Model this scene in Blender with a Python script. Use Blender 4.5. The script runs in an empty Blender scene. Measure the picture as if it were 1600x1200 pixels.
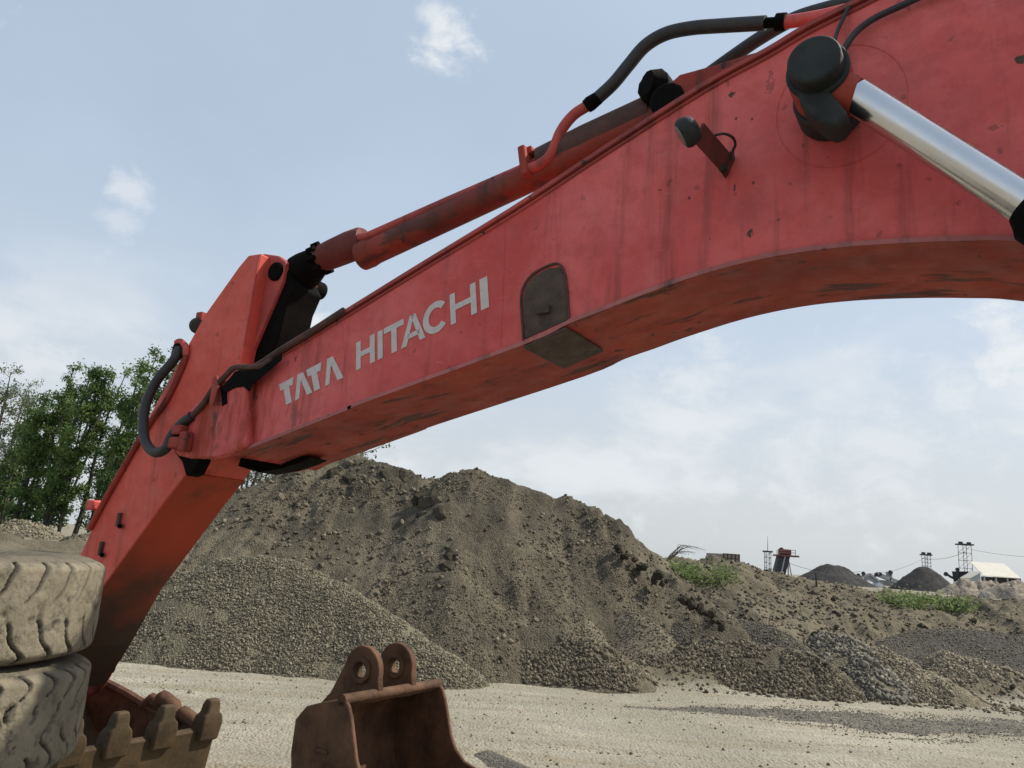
import bpy, bmesh, math, random
import numpy as np
from math import radians, sin, cos, tan, pi, sqrt
random.seed(7); RNG = np.random.default_rng(7)
sc = bpy.context.scene
COL = sc.collection

# ------------------------------------------------------------------ camera
PITCH, ROLL, EYE, FPX = radians(12.5), radians(4.0), 1.65, 1200.0
_F = np.array([0, cos(PITCH), sin(PITCH)]); _R0 = np.array([1., 0, 0]); _U0 = np.array([0, -sin(PITCH), cos(PITCH)])
_R = _R0*cos(ROLL) + _U0*sin(ROLL); _U = _U0*cos(ROLL) - _R0*sin(ROLL); _O = np.array([0, 0, EYE])
cd = bpy.data.cameras.new('camera'); cam = bpy.data.objects.new('camera', cd); COL.objects.link(cam)
cd.sensor_width = 36; cd.lens = 36*FPX/1600; cd.clip_start = 0.05; cd.clip_end = 9000
import mathutils
cam.matrix_world = mathutils.Matrix(((_R[0], _U[0], -_F[0], 0), (_R[1], _U[1], -_F[1], 0), (_R[2], _U[2], -_F[2], EYE), (0, 0, 0, 1)))
sc.camera = cam

# ------------------------------------------------------------------ sky, sun, exposure
SUN_AZ, SUN_EL = radians(79), radians(48.3)          # azimuth to the right of the view direction
w = bpy.data.worlds.new('World'); sc.world = w; w.use_nodes = True
def build_world():
    nt = w.node_tree; N = nt.nodes; L = nt.links; N.clear()
    out = N.new('ShaderNodeOutputWorld'); bg = N.new('ShaderNodeBackground'); L.new(bg.outputs[0], out.inputs[0])
    bg.inputs[1].default_value = 0.115
    sky = N.new('ShaderNodeTexSky'); sky.sky_type = 'NISHITA'; sky.sun_disc = False
    sky.sun_elevation = SUN_EL; sky.sun_rotation = SUN_AZ; sky.air_density = 1.0; sky.dust_density = 3.0; sky.ozone_density = 1.0
    tc = N.new('ShaderNodeTexCoord'); D = tc.outputs['Generated']
    def math_(op, a, b=None, c=None):
        n = N.new('ShaderNodeMath'); n.operation = op
        for i, v in enumerate((a, b, c)):
            if v is None: continue
            if isinstance(v, (int, float)): n.inputs[i].default_value = v
            else: L.new(v, n.inputs[i])
        return n.outputs[0]
    def mrange(v, a, b, c=0., d=1., smooth=True):
        n = N.new('ShaderNodeMapRange'); n.interpolation_type = 'SMOOTHSTEP' if smooth else 'LINEAR'
        L.new(v, n.inputs[0])
        for i, x in enumerate((a, b, c, d)): n.inputs[i+1].default_value = x
        return n.outputs[0]
    def noise(scale, detail, zs=1., dist=0., rough=.55, off=0.):
        m = N.new('ShaderNodeMapping'); m.inputs['Scale'].default_value = (1, 1, zs); m.inputs['Location'].default_value = (off, off*.7, 0)
        L.new(D, m.inputs[0]); n = N.new('ShaderNodeTexNoise'); L.new(m.outputs[0], n.inputs[0])
        n.inputs['Scale'].default_value = scale; n.inputs['Detail'].default_value = detail
        n.inputs['Roughness'].default_value = rough; n.inputs['Distortion'].default_value = dist
        return n.outputs[0]
    sep = N.new('ShaderNodeSeparateXYZ'); L.new(D, sep.inputs[0]); Z = sep.outputs[2]
    # thin milky veil everywhere, thicker towards the horizon
    veil = math_('ADD', mrange(Z, 0.0, 0.6, 0.84, 0.62), math_('MULTIPLY', math_('SUBTRACT', noise(2.2, 4, 2.0, .4), .5), .25))
    mixv = N.new('ShaderNodeMix'); mixv.data_type = 'RGBA'; L.new(veil, mixv.inputs[0]); L.new(sky.outputs[0], mixv.inputs[6])
    vc = N.new('ShaderNodeMix'); vc.data_type = 'RGBA'; L.new(mrange(Z, .0, .45), vc.inputs[0])
    vc.inputs[6].default_value = (5.6, 5.95, 6.2, 1); vc.inputs[7].default_value = (5.0, 5.95, 7.05, 1)
    L.new(vc.outputs[2], mixv.inputs[7])
    # broken cumulus low in the sky
    low = math_('MULTIPLY', mrange(noise(4.2, 10, 2.0, .2, .56, 3.1), .46, .66), math_('MULTIPLY', mrange(Z, .02, .10), mrange(Z, .36, .16)))
    low = math_('MULTIPLY', low, .72)
    # single wisps higher up
    det = noise(15, 10, 1.4, .3, .66, 1.3)
    total = low
    for px, py, r, s in ((700, 62, .055, .95), (672, 22, .03, .7), (728, 80, .04, .85), (208, 300, .035, .55), (188, 345, .03, .4), (160, 420, .03, .35),
                         (490, 508, .035, .9), (1075, 605, .10, .6), (1575, 560, .075, .9), (1490, 615, .09, .6), (60, 565, .08, .6), (1380, 690, .16, .5), (1010, 740, .10, .5), (1230, 720, .10, .5)):
        d = _F*FPX + _R*(px-800) + _U*(600-py); d = d/np.linalg.norm(d)
        vd = N.new('ShaderNodeVectorMath'); vd.operation = 'DISTANCE'; L.new(D, vd.inputs[0]); vd.inputs[1].default_value = d
        body = math_('SUBTRACT', math_('ADD', mrange(vd.outputs['Value'], r*1.35, 0., 0., 1., False), math_('MULTIPLY', det, 2.4)), 1.55)
        total = math_('MAXIMUM', total, math_('MULTIPLY', mrange(body, .0, .75), s))
    mixc = N.new('ShaderNodeMix'); mixc.data_type = 'RGBA'; L.new(total, mixc.inputs[0]); L.new(mixv.outputs[2], mixc.inputs[6])
    mixc.inputs[7].default_value = (6.7, 6.95, 7.15, 1)
    L.new(mixc.outputs[2], bg.inputs[0])
build_world()
sd = bpy.data.lights.new('sun', 'SUN'); so = bpy.data.objects.new('sun', sd); COL.objects.link(so)
sd.energy = 4.7; sd.angle = radians(0.6); sd.color = (1.0, .93, .80)
SUNV = np.array([sin(SUN_AZ)*cos(SUN_EL), cos(SUN_AZ)*cos(SUN_EL), sin(SUN_EL)])
so.rotation_euler = mathutils.Vector(SUNV).to_track_quat('Z', 'Y').to_euler()
so.location = (20, 10, 40)
vs = sc.view_settings; vs.view_transform = 'Standard'; vs.look = 'None'; vs.exposure = 0.13; vs.gamma = 1.0; vs.use_curve_mapping = False
sc.cycles.max_bounces = 5; sc.cycles.diffuse_bounces = 2; sc.cycles.glossy_bounces = 3; sc.cycles.use_denoising = True

# ------------------------------------------------------------------ measuring helpers
def ray(x, y): return _F*FPX + _R*(x-800) + _U*(600-y)
def PY(x, y, Y):                       # point seen at photo pixel x, y that stands Y metres away
    r = ray(x, y); return _O + r*(Y/r[1])
def PG(x, y, z=0.):                    # point seen at photo pixel x, y at height z
    r = ray(x, y); return _O + r*((z-EYE)/r[2])
TH = radians(32)
BD = np.array([-cos(TH), sin(TH), 0.]); BN = np.array([sin(TH), cos(TH), 0.])   # along the boom (outwards) / across it (away from us)
BQ = _O + ray(1250, 388)*(3.0/1200)
BW = 0.64                                                                        # boom width
def PB(x, y, wo=0.):                   # point of the vertical plane that lies wo metres behind the boom's near side
    r = ray(x, y); return _O + r*(((BQ + BN*wo - _O) @ BN)/(r @ BN))
def UZ(u, z, wo=0.):                   # boom-plane coordinates to world
    p = BQ + BD*u + BN*wo; return np.array([p[0], p[1], z])

# ------------------------------------------------------------------ materials
def mat(name, rough=.6, metallic=0., spec=.5):
    m = bpy.data.materials.new(name); m.use_nodes = True; nt = m.node_tree
    b = nt.nodes['Principled BSDF']; b.inputs['Roughness'].default_value = rough; b.inputs['Metallic'].default_value = metallic
    b.inputs['Specular IOR Level'].default_value = spec
    return m, nt.nodes, nt.links, b
class NT:
    def __init__(s, name, rough=.6, metallic=0., spec=.5):
        s.m, s.N, s.L, s.b = mat(name, rough, metallic, spec); s.tc = s.N.new('ShaderNodeTexCoord')
    def noise(s, scale, detail=6, rough=.6, stretch=(1, 1, 1), dist=0., out=0, rot=(0, 0, 0)):
        mp = s.N.new('ShaderNodeMapping'); mp.inputs['Scale'].default_value = stretch; mp.inputs['Rotation'].default_value = rot
        s.L.new(s.tc.outputs['Object'], mp.inputs[0]); n = s.N.new('ShaderNodeTexNoise'); s.L.new(mp.outputs[0], n.inputs[0])
        n.inputs['Scale'].default_value = scale; n.inputs['Detail'].default_value = detail; n.inputs['Roughness'].default_value = rough; n.inputs['Distortion'].default_value = dist
        return n.outputs[out]
    def voro(s, scale, feature='F1', out='Distance', stretch=(1, 1, 1)):
        mp = s.N.new('ShaderNodeMapping'); mp.inputs['Scale'].default_value = stretch
        s.L.new(s.tc.outputs['Object'], mp.inputs[0]); n = s.N.new('ShaderNodeTexVoronoi'); n.feature = feature; s.L.new(mp.outputs[0], n.inputs[0])
        n.inputs['Scale'].default_value = scale
        return n.outputs[out]
    def ramp(s, v, *stops):
        r = s.N.new('ShaderNodeValToRGB'); e = r.color_ramp.elements
        while len(e) < len(stops): e.new(.5)
        for i, (p, c) in enumerate(stops):
            e[i].position = p; e[i].color = (*c, 1) if not isinstance(c, (int, float)) else (c, c, c, 1)
        s.L.new(v, r.inputs[0]); return r.outputs[0]
    def mix(s, f, a, b, mode='MIX'):
        n = s.N.new('ShaderNodeMix'); n.data_type = 'RGBA'; n.blend_type = mode
        for i, v in ((0, f), (6, a), (7, b)):
            if isinstance(v, (int, float)): n.inputs[i].default_value = v if i == 0 else (v, v, v, 1)
            elif isinstance(v, tuple): n.inputs[i].default_value = (*v, 1)
            else: s.L.new(v, n.inputs[i])
        return n.outputs[2]
    def math(s, op, a, b=0.):
        n = s.N.new('ShaderNodeMath'); n.operation = op
        for i, v in enumerate((a, b)):
            if isinstance(v, (int, float)): n.inputs[i].default_value = v
            else: s.L.new(v, n.inputs[i])
        return n.outputs[0]
    def attr(s, name, out='Fac'):
        n = s.N.new('ShaderNodeAttribute'); n.attribute_name = name; return n.outputs[out]
    def bump(s, h, strength=.5, dist=.02, prev=None):
        n = s.N.new('ShaderNodeBump'); n.inputs['Strength'].default_value = strength; n.inputs['Distance'].default_value = dist
        s.L.new(h, n.inputs['Height'])
        if prev is not None: s.L.new(prev, n.inputs['Normal'])
        return n.outputs[0]
    def color(s, v):
        if isinstance(v, tuple): s.b.inputs['Base Color'].default_value = (*v, 1)
        else: s.L.new(v, s.b.inputs['Base Color'])
    def normal(s, v): s.L.new(v, s.b.inputs['Normal'])
    def rough(s, v): s.L.new(v, s.b.inputs['Roughness'])
def soil(name, ca, cb, cs, grain=30., big=.5, bump=.6, streak=None, slide=None):
    t = NT(name, .95, 0, .15)
    c = t.ramp(t.noise(big, 8, .6), (.32, ca), (.68, cb))
    c = t.mix(t.ramp(t.noise(grain*.35, 6, .7), (.35, 0.), (.75, .45)), c, cs)
    vc = t.voro(grain, 'F1', 'Color')
    bw = t.N.new('ShaderNodeRGBToBW'); t.L.new(vc, bw.inputs[0])
    c = t.mix(.8, c, t.ramp(bw.outputs[0], (.15, .62), (.6, 1.0), (.95, 1.5)), 'MULTIPLY')
    if streak: c = t.mix(t.ramp(t.noise(1.1, 8, .65, streak), (.48, 0.), (.62, .55)), c, cs)
    if slide: c = t.mix(t.ramp(t.noise(1.6, 8, .6, (1.5, .22, .22)), (.50, 0.), (.66, .6)), c, slide)
    t.color(c)
    h = t.math('ADD', t.noise(grain*.25, 8, .7), t.math('MULTIPLY', t.voro(grain), -.6))
    t.normal(t.bump(h, bump, .05))
    return t.m
def stonemat(name, ca, cb, cc):
    t = NT(name, .92, 0, .2)
    c = t.ramp(t.attr('tint'), (0., ca), (.5, cb), (1., cc))
    c = t.mix(t.ramp(t.noise(40, 5, .7), (.3, 0.), (.7, .5)), c, cb)
    t.color(c); t.normal(t.bump(t.noise(60, 5, .7), .5, .01)); return t.m
def paint(name, ca, cb, dirt=(.035, .022, .018), streaks=.5, spots=.5, rough=.5, along=0., tip=False):
    t = NT(name, rough, 0, .4)
    c = t.ramp(t.noise(1.3, 6, .6), (.36, ca), (.64, cb))
    c = t.mix(t.ramp(t.noise(11, 8, .72), (.45, 0.), (.72, .55)), c, tuple(x*.72 for x in ca))
    c = t.mix(t.ramp(t.noise(3.5, 8, .7), (.52, 0.), (.72, .35)), c, tuple(min(1, x*1.05+.05) for x in cb))
    # run-off streaks
    c = t.mix(t.math('MULTIPLY', t.ramp(t.noise(9, 7, .62, (1, 1, .07)), (.53, 0.), (.70, 1.)), streaks), c, dirt)
    c = t.mix(t.math('MULTIPLY', t.ramp(t.noise(14, 3, .5, (1, 1, 1)), (.685, 0.), (.70, 1.)), spots), c, dirt)
    c = t.mix(t.math('MULTIPLY', t.ramp(t.noise(1.9, 10, .74), (.52, 0.), (.68, 1.)), streaks*.6), c, tuple(.6*x+.4*y for x, y in zip(dirt, ca)))
    if along:   # scrapes that run along the boom
        cb_ = t.N.new('ShaderNodeCombineXYZ')
        for k, (v, f) in enumerate(((BD, .35), (BN, 1.6), ((0, 0, 1), .8))):
            d = t.N.new('ShaderNodeVectorMath'); d.operation = 'DOT_PRODUCT'; t.L.new(t.tc.outputs['Object'], d.inputs[0]); d.inputs[1].default_value = tuple(x*f for x in v)
            t.L.new(d.outputs['Value'], cb_.inputs[k])
        n = t.N.new('ShaderNodeTexNoise'); n.inputs['Scale'].default_value = 5; n.inputs['Detail'].default_value = 8; n.inputs['Roughness'].default_value = .6; t.L.new(cb_.outputs[0], n.inputs[0])
        c = t.mix(t.math('MULTIPLY', t.ramp(n.outputs[0], (.585, 0.), (.63, 1.)), along), c, dirt)
        n2 = t.N.new('ShaderNodeTexNoise'); n2.inputs['Scale'].default_value = 2; n2.inputs['Detail'].default_value = 9; t.L.new(cb_.outputs[0], n2.inputs[0])
        c = t.mix(t.math('MULTIPLY', t.ramp(n2.outputs[0], (.45, 0.), (.7, 1.)), along*.6), c, tuple(.45*x+.25*y for x, y in zip(dirt, ca)))
    if tip:
        d = t.N.new('ShaderNodeVectorMath'); d.operation = 'DOT_PRODUCT'; t.L.new(t.tc.outputs['Object'], d.inputs[0]); d.inputs[1].default_value = tuple(BD)
        mr = t.N.new('ShaderNodeMapRange'); mr.inputs[1].default_value = 2.35; mr.inputs[2].default_value = 3.0; t.L.new(d.outputs['Value'], mr.inputs[0])
        f = t.math('MULTIPLY', mr.outputs[0], t.ramp(t.noise(7, 8, .7, (1, 1, .22)), (.47, 0.), (.62, .85)))
        c = t.mix(f, c, (.30, .035, .012)); f2 = t.math('MULTIPLY', mr.outputs[0], t.ramp(t.noise(9, 8, .72, (1, 1, .3)), (.56, 0.), (.66, .9)))
        c = t.mix(f2, c, (.03, .018, .013))
        c = t.mix(t.ramp(t.noise(30, 4, .6, (.22, .22, 1.3)), (.66, 0.), (.74, .35)), c, (.60, .20, .18))
    t.color(c); t.rough(t.ramp(t.noise(8, 5), (.3, rough-.1), (.7, rough+.25)))
    t.normal(t.bump(t.noise(5, 6, .65), .15, .02)); return t.m
def plain(name, ca, cb, scale=8., rough=.6, metallic=0., bump=.2, spec=.5):
    t = NT(name, rough, metallic, spec); t.color(t.ramp(t.noise(scale, 7, .65), (.3, ca), (.7, cb)))
    t.normal(t.bump(t.noise(scale*4, 5, .7), bump, .01)); return t.m
M = {}
M['boom'] = paint('faded_red_paint', (.55, .072, .064), (.68, .132, .122), streaks=.55, spots=.4, rough=.55, tip=True)
M['arm'] = paint('faded_orange_red_paint', (.60, .082, .055), (.70, .125, .09), streaks=.4, spots=.4, rough=.55)
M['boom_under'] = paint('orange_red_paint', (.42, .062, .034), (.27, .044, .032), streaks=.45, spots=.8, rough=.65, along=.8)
M['red_dirty'] = paint('grimy_red_paint', (.36, .048, .032), (.22, .034, .026), streaks=.9, spots=1., rough=.7)
M['edge'] = paint('edge_red_paint', (.46, .072, .06), (.26, .045, .04), streaks=.8, spots=1., rough=.55)
M['pink'] = paint('worn_pink_edge', (.46, .16, .15), (.34, .10, .095), dirt=(.09, .06, .055), streaks=.9, spots=.8, rough=.6)
M['grimered'] = paint('dark_maroon_paint', (.16, .03, .024), (.10, .02, .018), streaks=.6, spots=.6, rough=.7)
M['barrel'] = paint('grimy_orange_paint', (.30, .040, .020), (.13, .024, .016), streaks=.95, spots=1., rough=.55, along=.7)
M['grease'] = plain('black_grease', (.002, .002, .002), (.007, .006, .005), 12, .85, 0, .3, .08)
M['rubber'] = plain('black_rubber', (.012, .012, .013), (.03, .03, .03), 20, .55)
M['boot'] = plain('dark_green_rubber', (.010, .013, .013), (.028, .035, .034), 9, .7, 0, .5, .35)
M['patch'] = plain('bare_brown_steel', (.045, .030, .024), (.105, .075, .058), 14, .75, 0, .5, .3)
M['brown'] = plain('rusty_brown_steel', (.045, .024, .014), (.15, .080, .044), 6, .75, 0, .8, .25)
M['mud'] = plain('muddy_brown_steel', (.030, .021, .010), (.095, .062, .030), 6, .75, 0, .5, .3)
M['white'] = plain('white_lettering', (.50, .44, .42), (.62, .56, .54), 30, .6)
M['grimebrown'] = plain('caked_grime', (.04, .025, .02), (.11, .05, .04), 10, .85)
def chrome():
    t = NT('chrome_rod', .22, 1.0); t.color((.62, .63, .65))
    c = t.ramp(t.noise(3, 6), (.3, (.6, .61, .63)), (.7, (.7, .7, .71))); t.color(c)
    t.rough(t.ramp(t.noise(20, 4), (.3, .16), (.7, .3))); return t.m
M['chrome'] = chrome()
M['heap_brown'] = soil('brown_heap_soil', (.072, .064, .046), (.158, .138, .098), (.046, .042, .032), 34, .55, .9, (1.2, 1.2, .35), (.205, .178, .127))
M['heap_tan'] = soil('tan_heap_soil', (.155, .135, .094), (.225, .197, .14), (.105, .093, .066), 34, .7, .8)
M['heap_grey'] = soil('grey_gravel', (.13, .118, .082), (.205, .186, .13), (.08, .074, .055), 40, .6, .9)
M['heap_dark'] = soil('dark_gravel', (.075, .070, .062), (.11, .10, .085), (.06, .057, .052), 40, .6, .7)
M['heap_strip'] = soil('grey_road_gravel', (.12, .113, .095), (.20, .185, .15), (.085, .082, .072), 45, 1.2, .6, (.5, 2.5, 1))
M['heap_sand'] = soil('fine_sand', (.125, .11, .08), (.20, .176, .128), (.09, .08, .06), 60, .9, .4)
M['heap_black'] = soil('black_aggregate', (.036, .035, .036), (.052, .05, .05), (.03, .03, .03), 3, .3, .5)
M['heap_pale'] = soil('pale_spoil', (.22, .19, .15), (.30, .27, .22), (.16, .14, .115), 6, .25, .8)
M['stone_brown'] = stonemat('brown_stones', (.055, .049, .036), (.125, .110, .078), (.23, .202, .145))
M['stone_grey'] = stonemat('grey_stones', (.048, .045, .035), (.15, .136, .098), (.34, .305, .22))
M['stone_blue'] = stonemat('blue_grey_stones', (.085, .080, .066), (.155, .146, .118), (.26, .243, .195))
M['stone_pale'] = stonemat('pale_stones', (.115, .101, .073), (.20, .176, .126), (.33, .295, .22))
def groundmat():
    t = NT('dusty_ground', .95, 0, .12)
    c = t.ramp(t.noise(.35, 9, .62), (.40, (.255, .237, .192)), (.60, (.365, .338, .272)))
    c = t.mix(t.ramp(t.noise(1.1, 9, .65, (.35, 1.5, 1)), (.44, 0.), (.60, .8)), c, (.265, .246, .195))
    c = t.mix(t.ramp(t.noise(2.2, 9, .7, (.10, 1.6, 1)), (.48, 0.), (.60, .75)), c, (.25, .22, .16))
    c = t.mix(t.ramp(t.noise(26, 6, .75), (.52, 0.), (.72, .65)), c, (.22, .20, .165))
    vc = t.voro(34, 'F1', 'Color'); bw = t.N.new('ShaderNodeRGBToBW'); t.L.new(vc, bw.inputs[0])
    c = t.mix(.35, c, t.ramp(bw.outputs[0], (.12, .6), (.4, 1.0), (.95, 1.2)), 'MULTIPLY')
    # soil of the cut bank and of the bench, laid down by place
    bank = t.attr('bank'); cb = t.ramp(t.noise(.8, 9, .65), (.3, (.10, .087, .062)), (.7, (.185, .160, .113)))
    cb = t.mix(t.ramp(t.noise(18, 6, .7), (.45, 0.), (.7, .5)), cb, (.075, .067, .052))
    c = t.mix(bank, c, cb)
    t.color(c)
    h = t.math('ADD', t.noise(9, 9, .7), t.math('MULTIPLY', t.voro(34), -.45))
    t.normal(t.bump(h, .7, .05)); return t.m
M['ground'] = groundmat()
def leafmat(name, ca, cb, cc):
    t = NT(name, .6, 0, .3); t.color(t.ramp(t.attr('tint'), (0., ca), (.5, cb), (1., cc)))
    b = t.b; tr = t.N.new('ShaderNodeBsdfTranslucent'); t.L.new(b.inputs['Base Color'].links[0].from_socket, tr.inputs[0])
    ms = t.N.new('ShaderNodeMixShader'); ms.inputs[0].default_value = .45; o = t.N['Material Output']
    t.L.new(b.outputs[0], ms.inputs[1]); t.L.new(tr.outputs[0], ms.inputs[2]); t.L.new(ms.outputs[0], o.inputs[0]); return t.m
M['leaf'] = leafmat('dark_green_leaves', (.045, .085, .026), (.095, .165, .046), (.20, .28, .085))
M['leaf_pale'] = leafmat('pale_grey_green_leaves', (.09, .12, .07), (.14, .17, .10), (.20, .22, .14))
M['leaf_bush'] = leafmat('fresh_green_leaves', (.09, .13, .045), (.16, .21, .08), (.24, .29, .12))
M['bark'] = plain('grey_brown_bark', (.035, .03, .025), (.085, .07, .058), 6, .9)
M['twig'] = plain('pale_twigs', (.14, .12, .10), (.22, .19, .15), 6, .9)
def tyremat():
    t = NT('dusty_tyre_rubber', .88, 0, .25)
    dust = t.ramp(t.noise(7, 8, .65), (.3, (.15, .13, .093)), (.7, (.265, .232, .168)))
    dust = t.mix(t.ramp(t.noise(22, 7, .7), (.52, 0.), (.64, .85)), dust, (.085, .075, .058))
    t.color(t.mix(t.attr('groove'), dust, (.022, .020, .018)))
    t.normal(t.bump(t.noise(24, 9, .7), .7, .014)); return t.m
M['tyre'] = tyremat()
M['steel'] = plain('grey_galvanised_steel', (.28, .28, .29), (.42, .42, .43), 4, .6)
M['dark_steel'] = plain('dark_plant_steel', (.025, .024, .028), (.06, .055, .055), 3, .7)
M['rust_red'] = plain('faded_maroon_steel', (.10, .04, .035), (.17, .08, .07), 3, .7)
M['pale_sheet'] = plain('pale_roof_sheet', (.42, .40, .34), (.50, .48, .41), 1, .6)
M['green_sheet'] = plain('pale_green_wall_sheet', (.30, .34, .31), (.38, .42, .39), 1, .6)
M['white_sheet'] = plain('white_plant_steel', (.5, .5, .5), (.65, .65, .65), 2, .6)
M['concrete'] = plain('grey_brown_concrete', (.20, .18, .15), (.30, .27, .23), 3, .9)
M['blue'] = plain('blue_tank_plastic', (.05, .12, .20), (.09, .17, .27), 2, .6)
M['sack'] = plain('pale_woven_sack', (.42, .36, .28), (.58, .52, .42), 9, .9)
M['wire'] = plain('dark_wire', (.03, .03, .03), (.06, .06, .06), 5, .7)

# ------------------------------------------------------------------ mesh building
ORG = {}
def tag(o, label=None, cat=None, group=None, kind=None):
    if label: o['label'] = label
    if cat: o['category'] = cat
    if group: o['group'] = group
    if kind: o['kind'] = kind
    return o
def thing(name, loc, label, cat, group=None):
    o = bpy.data.objects.new(name, None); COL.objects.link(o); o.location = loc; o.empty_display_size = .2
    ORG[o.name] = np.array(loc, float); return tag(o, label, cat, group)
def link(name, me, parent=None, loc=None):
    o = bpy.data.objects.new(name, me); COL.objects.link(o)
    if parent is not None:
        o.parent = parent; ORG[o.name] = ORG[parent.name]
    else:
        ORG[o.name] = np.zeros(3) if loc is None else np.array(loc, float); o.location = ORG[o.name]
    return o
def mesh_np(name, V, F, m, smooth=None, attrs=None):
    V = np.asarray(V, np.float32); F = np.asarray(F, np.int32); k = F.shape[1]
    me = bpy.data.meshes.new(name); me.vertices.add(len(V)); me.vertices.foreach_set('co', V.ravel())
    me.loops.add(F.size); me.loops.foreach_set('vertex_index', F.ravel())
    me.polygons.add(len(F)); me.polygons.foreach_set('loop_start', np.arange(0, F.size, k, dtype=np.int32))
    if smooth: me.polygons.foreach_set('use_smooth', np.ones(len(F), bool))
    me.update(calc_edges=True); me.validate(); me.materials.append(m)
    for a, v in (attrs or {}).items():
        at = me.attributes.new(a, 'FLOAT', 'POINT'); at.data.foreach_set('value', np.asarray(v, np.float32))
    return me
class MB:
    def __init__(s): s.v = []; s.f = []
    def add(s, vs, fs):
        b = len(s.v); s.v += [tuple(map(float, p)) for p in vs]; s.f += [tuple(b+i for i in f) for f in fs]; return s
    def prism(s, pts, vec):
        n = len(pts); vec = np.asarray(vec, float); pts = [np.asarray(p, float) for p in pts]
        return s.add(pts + [p+vec for p in pts], [tuple(range(n)), tuple(range(2*n-1, n-1, -1))] + [(i, i+n, (i+1) % n+n, (i+1) % n) for i in range(n)])
    def box(s, c, ax, ay, az):
        c, ax, ay, az = (np.asarray(q, float) for q in (c, ax, ay, az))
        return s.prism([c-ax-ay-az, c+ax-ay-az, c+ax+ay-az, c-ax+ay-az], 2*az)
    def abox(s, x0, x1, y0, y1, z0, z1): return s.box(((x0+x1)/2, (y0+y1)/2, (z0+z1)/2), ((x1-x0)/2, 0, 0), (0, (y1-y0)/2, 0), (0, 0, (z1-z0)/2))
    def tube(s, path, r, seg=10, caps=True):
        P = [np.asarray(p, float) for p in path]; n = len(P); R = [r]*n if isinstance(r, (int, float)) else list(r)
        up = None; vs = []; fs = []
        for i in range(n):
            t = P[min(i+1, n-1)] - P[max(i-1, 0)]; t = t/(np.linalg.norm(t)+1e-9)
            if up is None:
                up = np.array([0, 0, 1.]) if abs(t[2]) < .9 else np.array([1., 0, 0])
            a = up - t*(up@t); a = a/(np.linalg.norm(a)+1e-9); up = a; b = np.cross(t, a)
            vs += [P[i] + R[i]*(a*cos(2*pi*k/seg) + b*sin(2*pi*k/seg)) for k in range(seg)]
        for i in range(n-1):
            for k in range(seg):
                k2 = (k+1) % seg; fs.append((i*seg+k, i*seg+k2, (i+1)*seg+k2, (i+1)*seg+k))
        if caps: fs += [tuple(range(seg-1, -1, -1)), tuple((n-1)*seg+k for k in range(seg))]
        return s.add(vs, fs)
    def cyl(s, a, b, r, r2=None, seg=24): return s.tube([a, b], [r, r if r2 is None else r2], seg)
    def build(s, name, m, parent=None, bevel=0., smooth=40, seg=2, loc=None):
        org = ORG[parent.name] if parent is not None else (np.zeros(3) if loc is None else np.asarray(loc, float))
        me = bpy.data.meshes.new(name); me.from_pydata([tuple(np.asarray(p)-org) for p in s.v], [], s.f)
        bm = bmesh.new(); bm.from_mesh(me); bmesh.ops.recalc_face_normals(bm, faces=bm.faces); bm.to_mesh(me); bm.free()
        me.materials.append(m)
        if smooth:
            me.polygons.foreach_set('use_smooth', [True]*len(me.polygons)); me.set_sharp_from_angle(angle=radians(smooth))
        o = link(name, me, parent, loc)
        if bevel:
            b = o.modifiers.new('bevel', 'BEVEL'); b.width = bevel; b.segments = seg; b.limit_method = 'ANGLE'; b.angle_limit = radians(35)
            b.harden_normals = False
        return o
def spline(pts, n=8):
    P = [np.asarray(p, float) for p in pts]; P = [2*P[0]-P[1]] + P + [2*P[-1]-P[-2]]; out = []
    for i in range(1, len(P)-2):
        for k in range(n):
            t = k/n; a, b, c, d = P[i-1:i+3]
            out.append(.5*((2*b) + (c-a)*t + (2*a-5*b+4*c-d)*t*t + (3*b-a-3*c+d)*t**3))
    return out + [P[-2]]
# numpy value noise
_perm = RNG.random((256, 256))
def vnoise(x, y):
    xi = np.floor(x).astype(int); yi = np.floor(y).astype(int); fx = x-xi; fy = y-yi
    fx = fx*fx*(3-2*fx); fy = fy*fy*(3-2*fy); g = lambda a, b: _perm[a % 256, b % 256]
    return (g(xi, yi)*(1-fx)+g(xi+1, yi)*fx)*(1-fy) + (g(xi, yi+1)*(1-fx)+g(xi+1, yi+1)*fx)*fy
def fbm(x, y, o=5, gain=.5, ridged=False):
    s = 0; a = 1; tot = 0
    for i in range(o):
        v = vnoise(x*2**i + 17.3*i, y*2**i + 9.1*i)*2-1
        if ridged: v = 1-2*np.abs(v)
        s = s + a*v; tot += a; a *= gain
    return s/tot
def worley(x, y, seed=0):
    xi = np.floor(x).astype(int); yi = np.floor(y).astype(int); best = np.full(x.shape, 9.); idv = np.zeros(x.shape)
    for dx in (-1, 0, 1):
        for dy in (-1, 0, 1):
            a, b = (xi+dx+seed) % 256, (yi+dy+seed*3) % 256
            d = np.hypot(xi+dx+_perm[a, b]-x, yi+dy+_perm[b, a]-y); m = d < best; best = np.where(m, d, best); idv = np.where(m, _perm[(a*7+3) % 256, (b*5+1) % 256], idv)
    return best, idv
def clods_h(X, Y, scale, amp, keep, seed):
    wx = X + .10*fbm(X*3.1, Y*3.1+seed, 3); wy = Y + .10*fbm(X*3.1+5, Y*3.1+seed, 3)
    d, i = worley(wx*scale, wy*scale, seed); r = .25+.35*((i*17.3) % 1)
    return amp*(i < keep)*np.sqrt(np.clip(1-(d/r)**2, 0, 1))*r*2
def sstep(a, b, x):
    t = np.clip((x-a)/(b-a), 0, 1); return t*t*(3-2*t)

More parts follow.
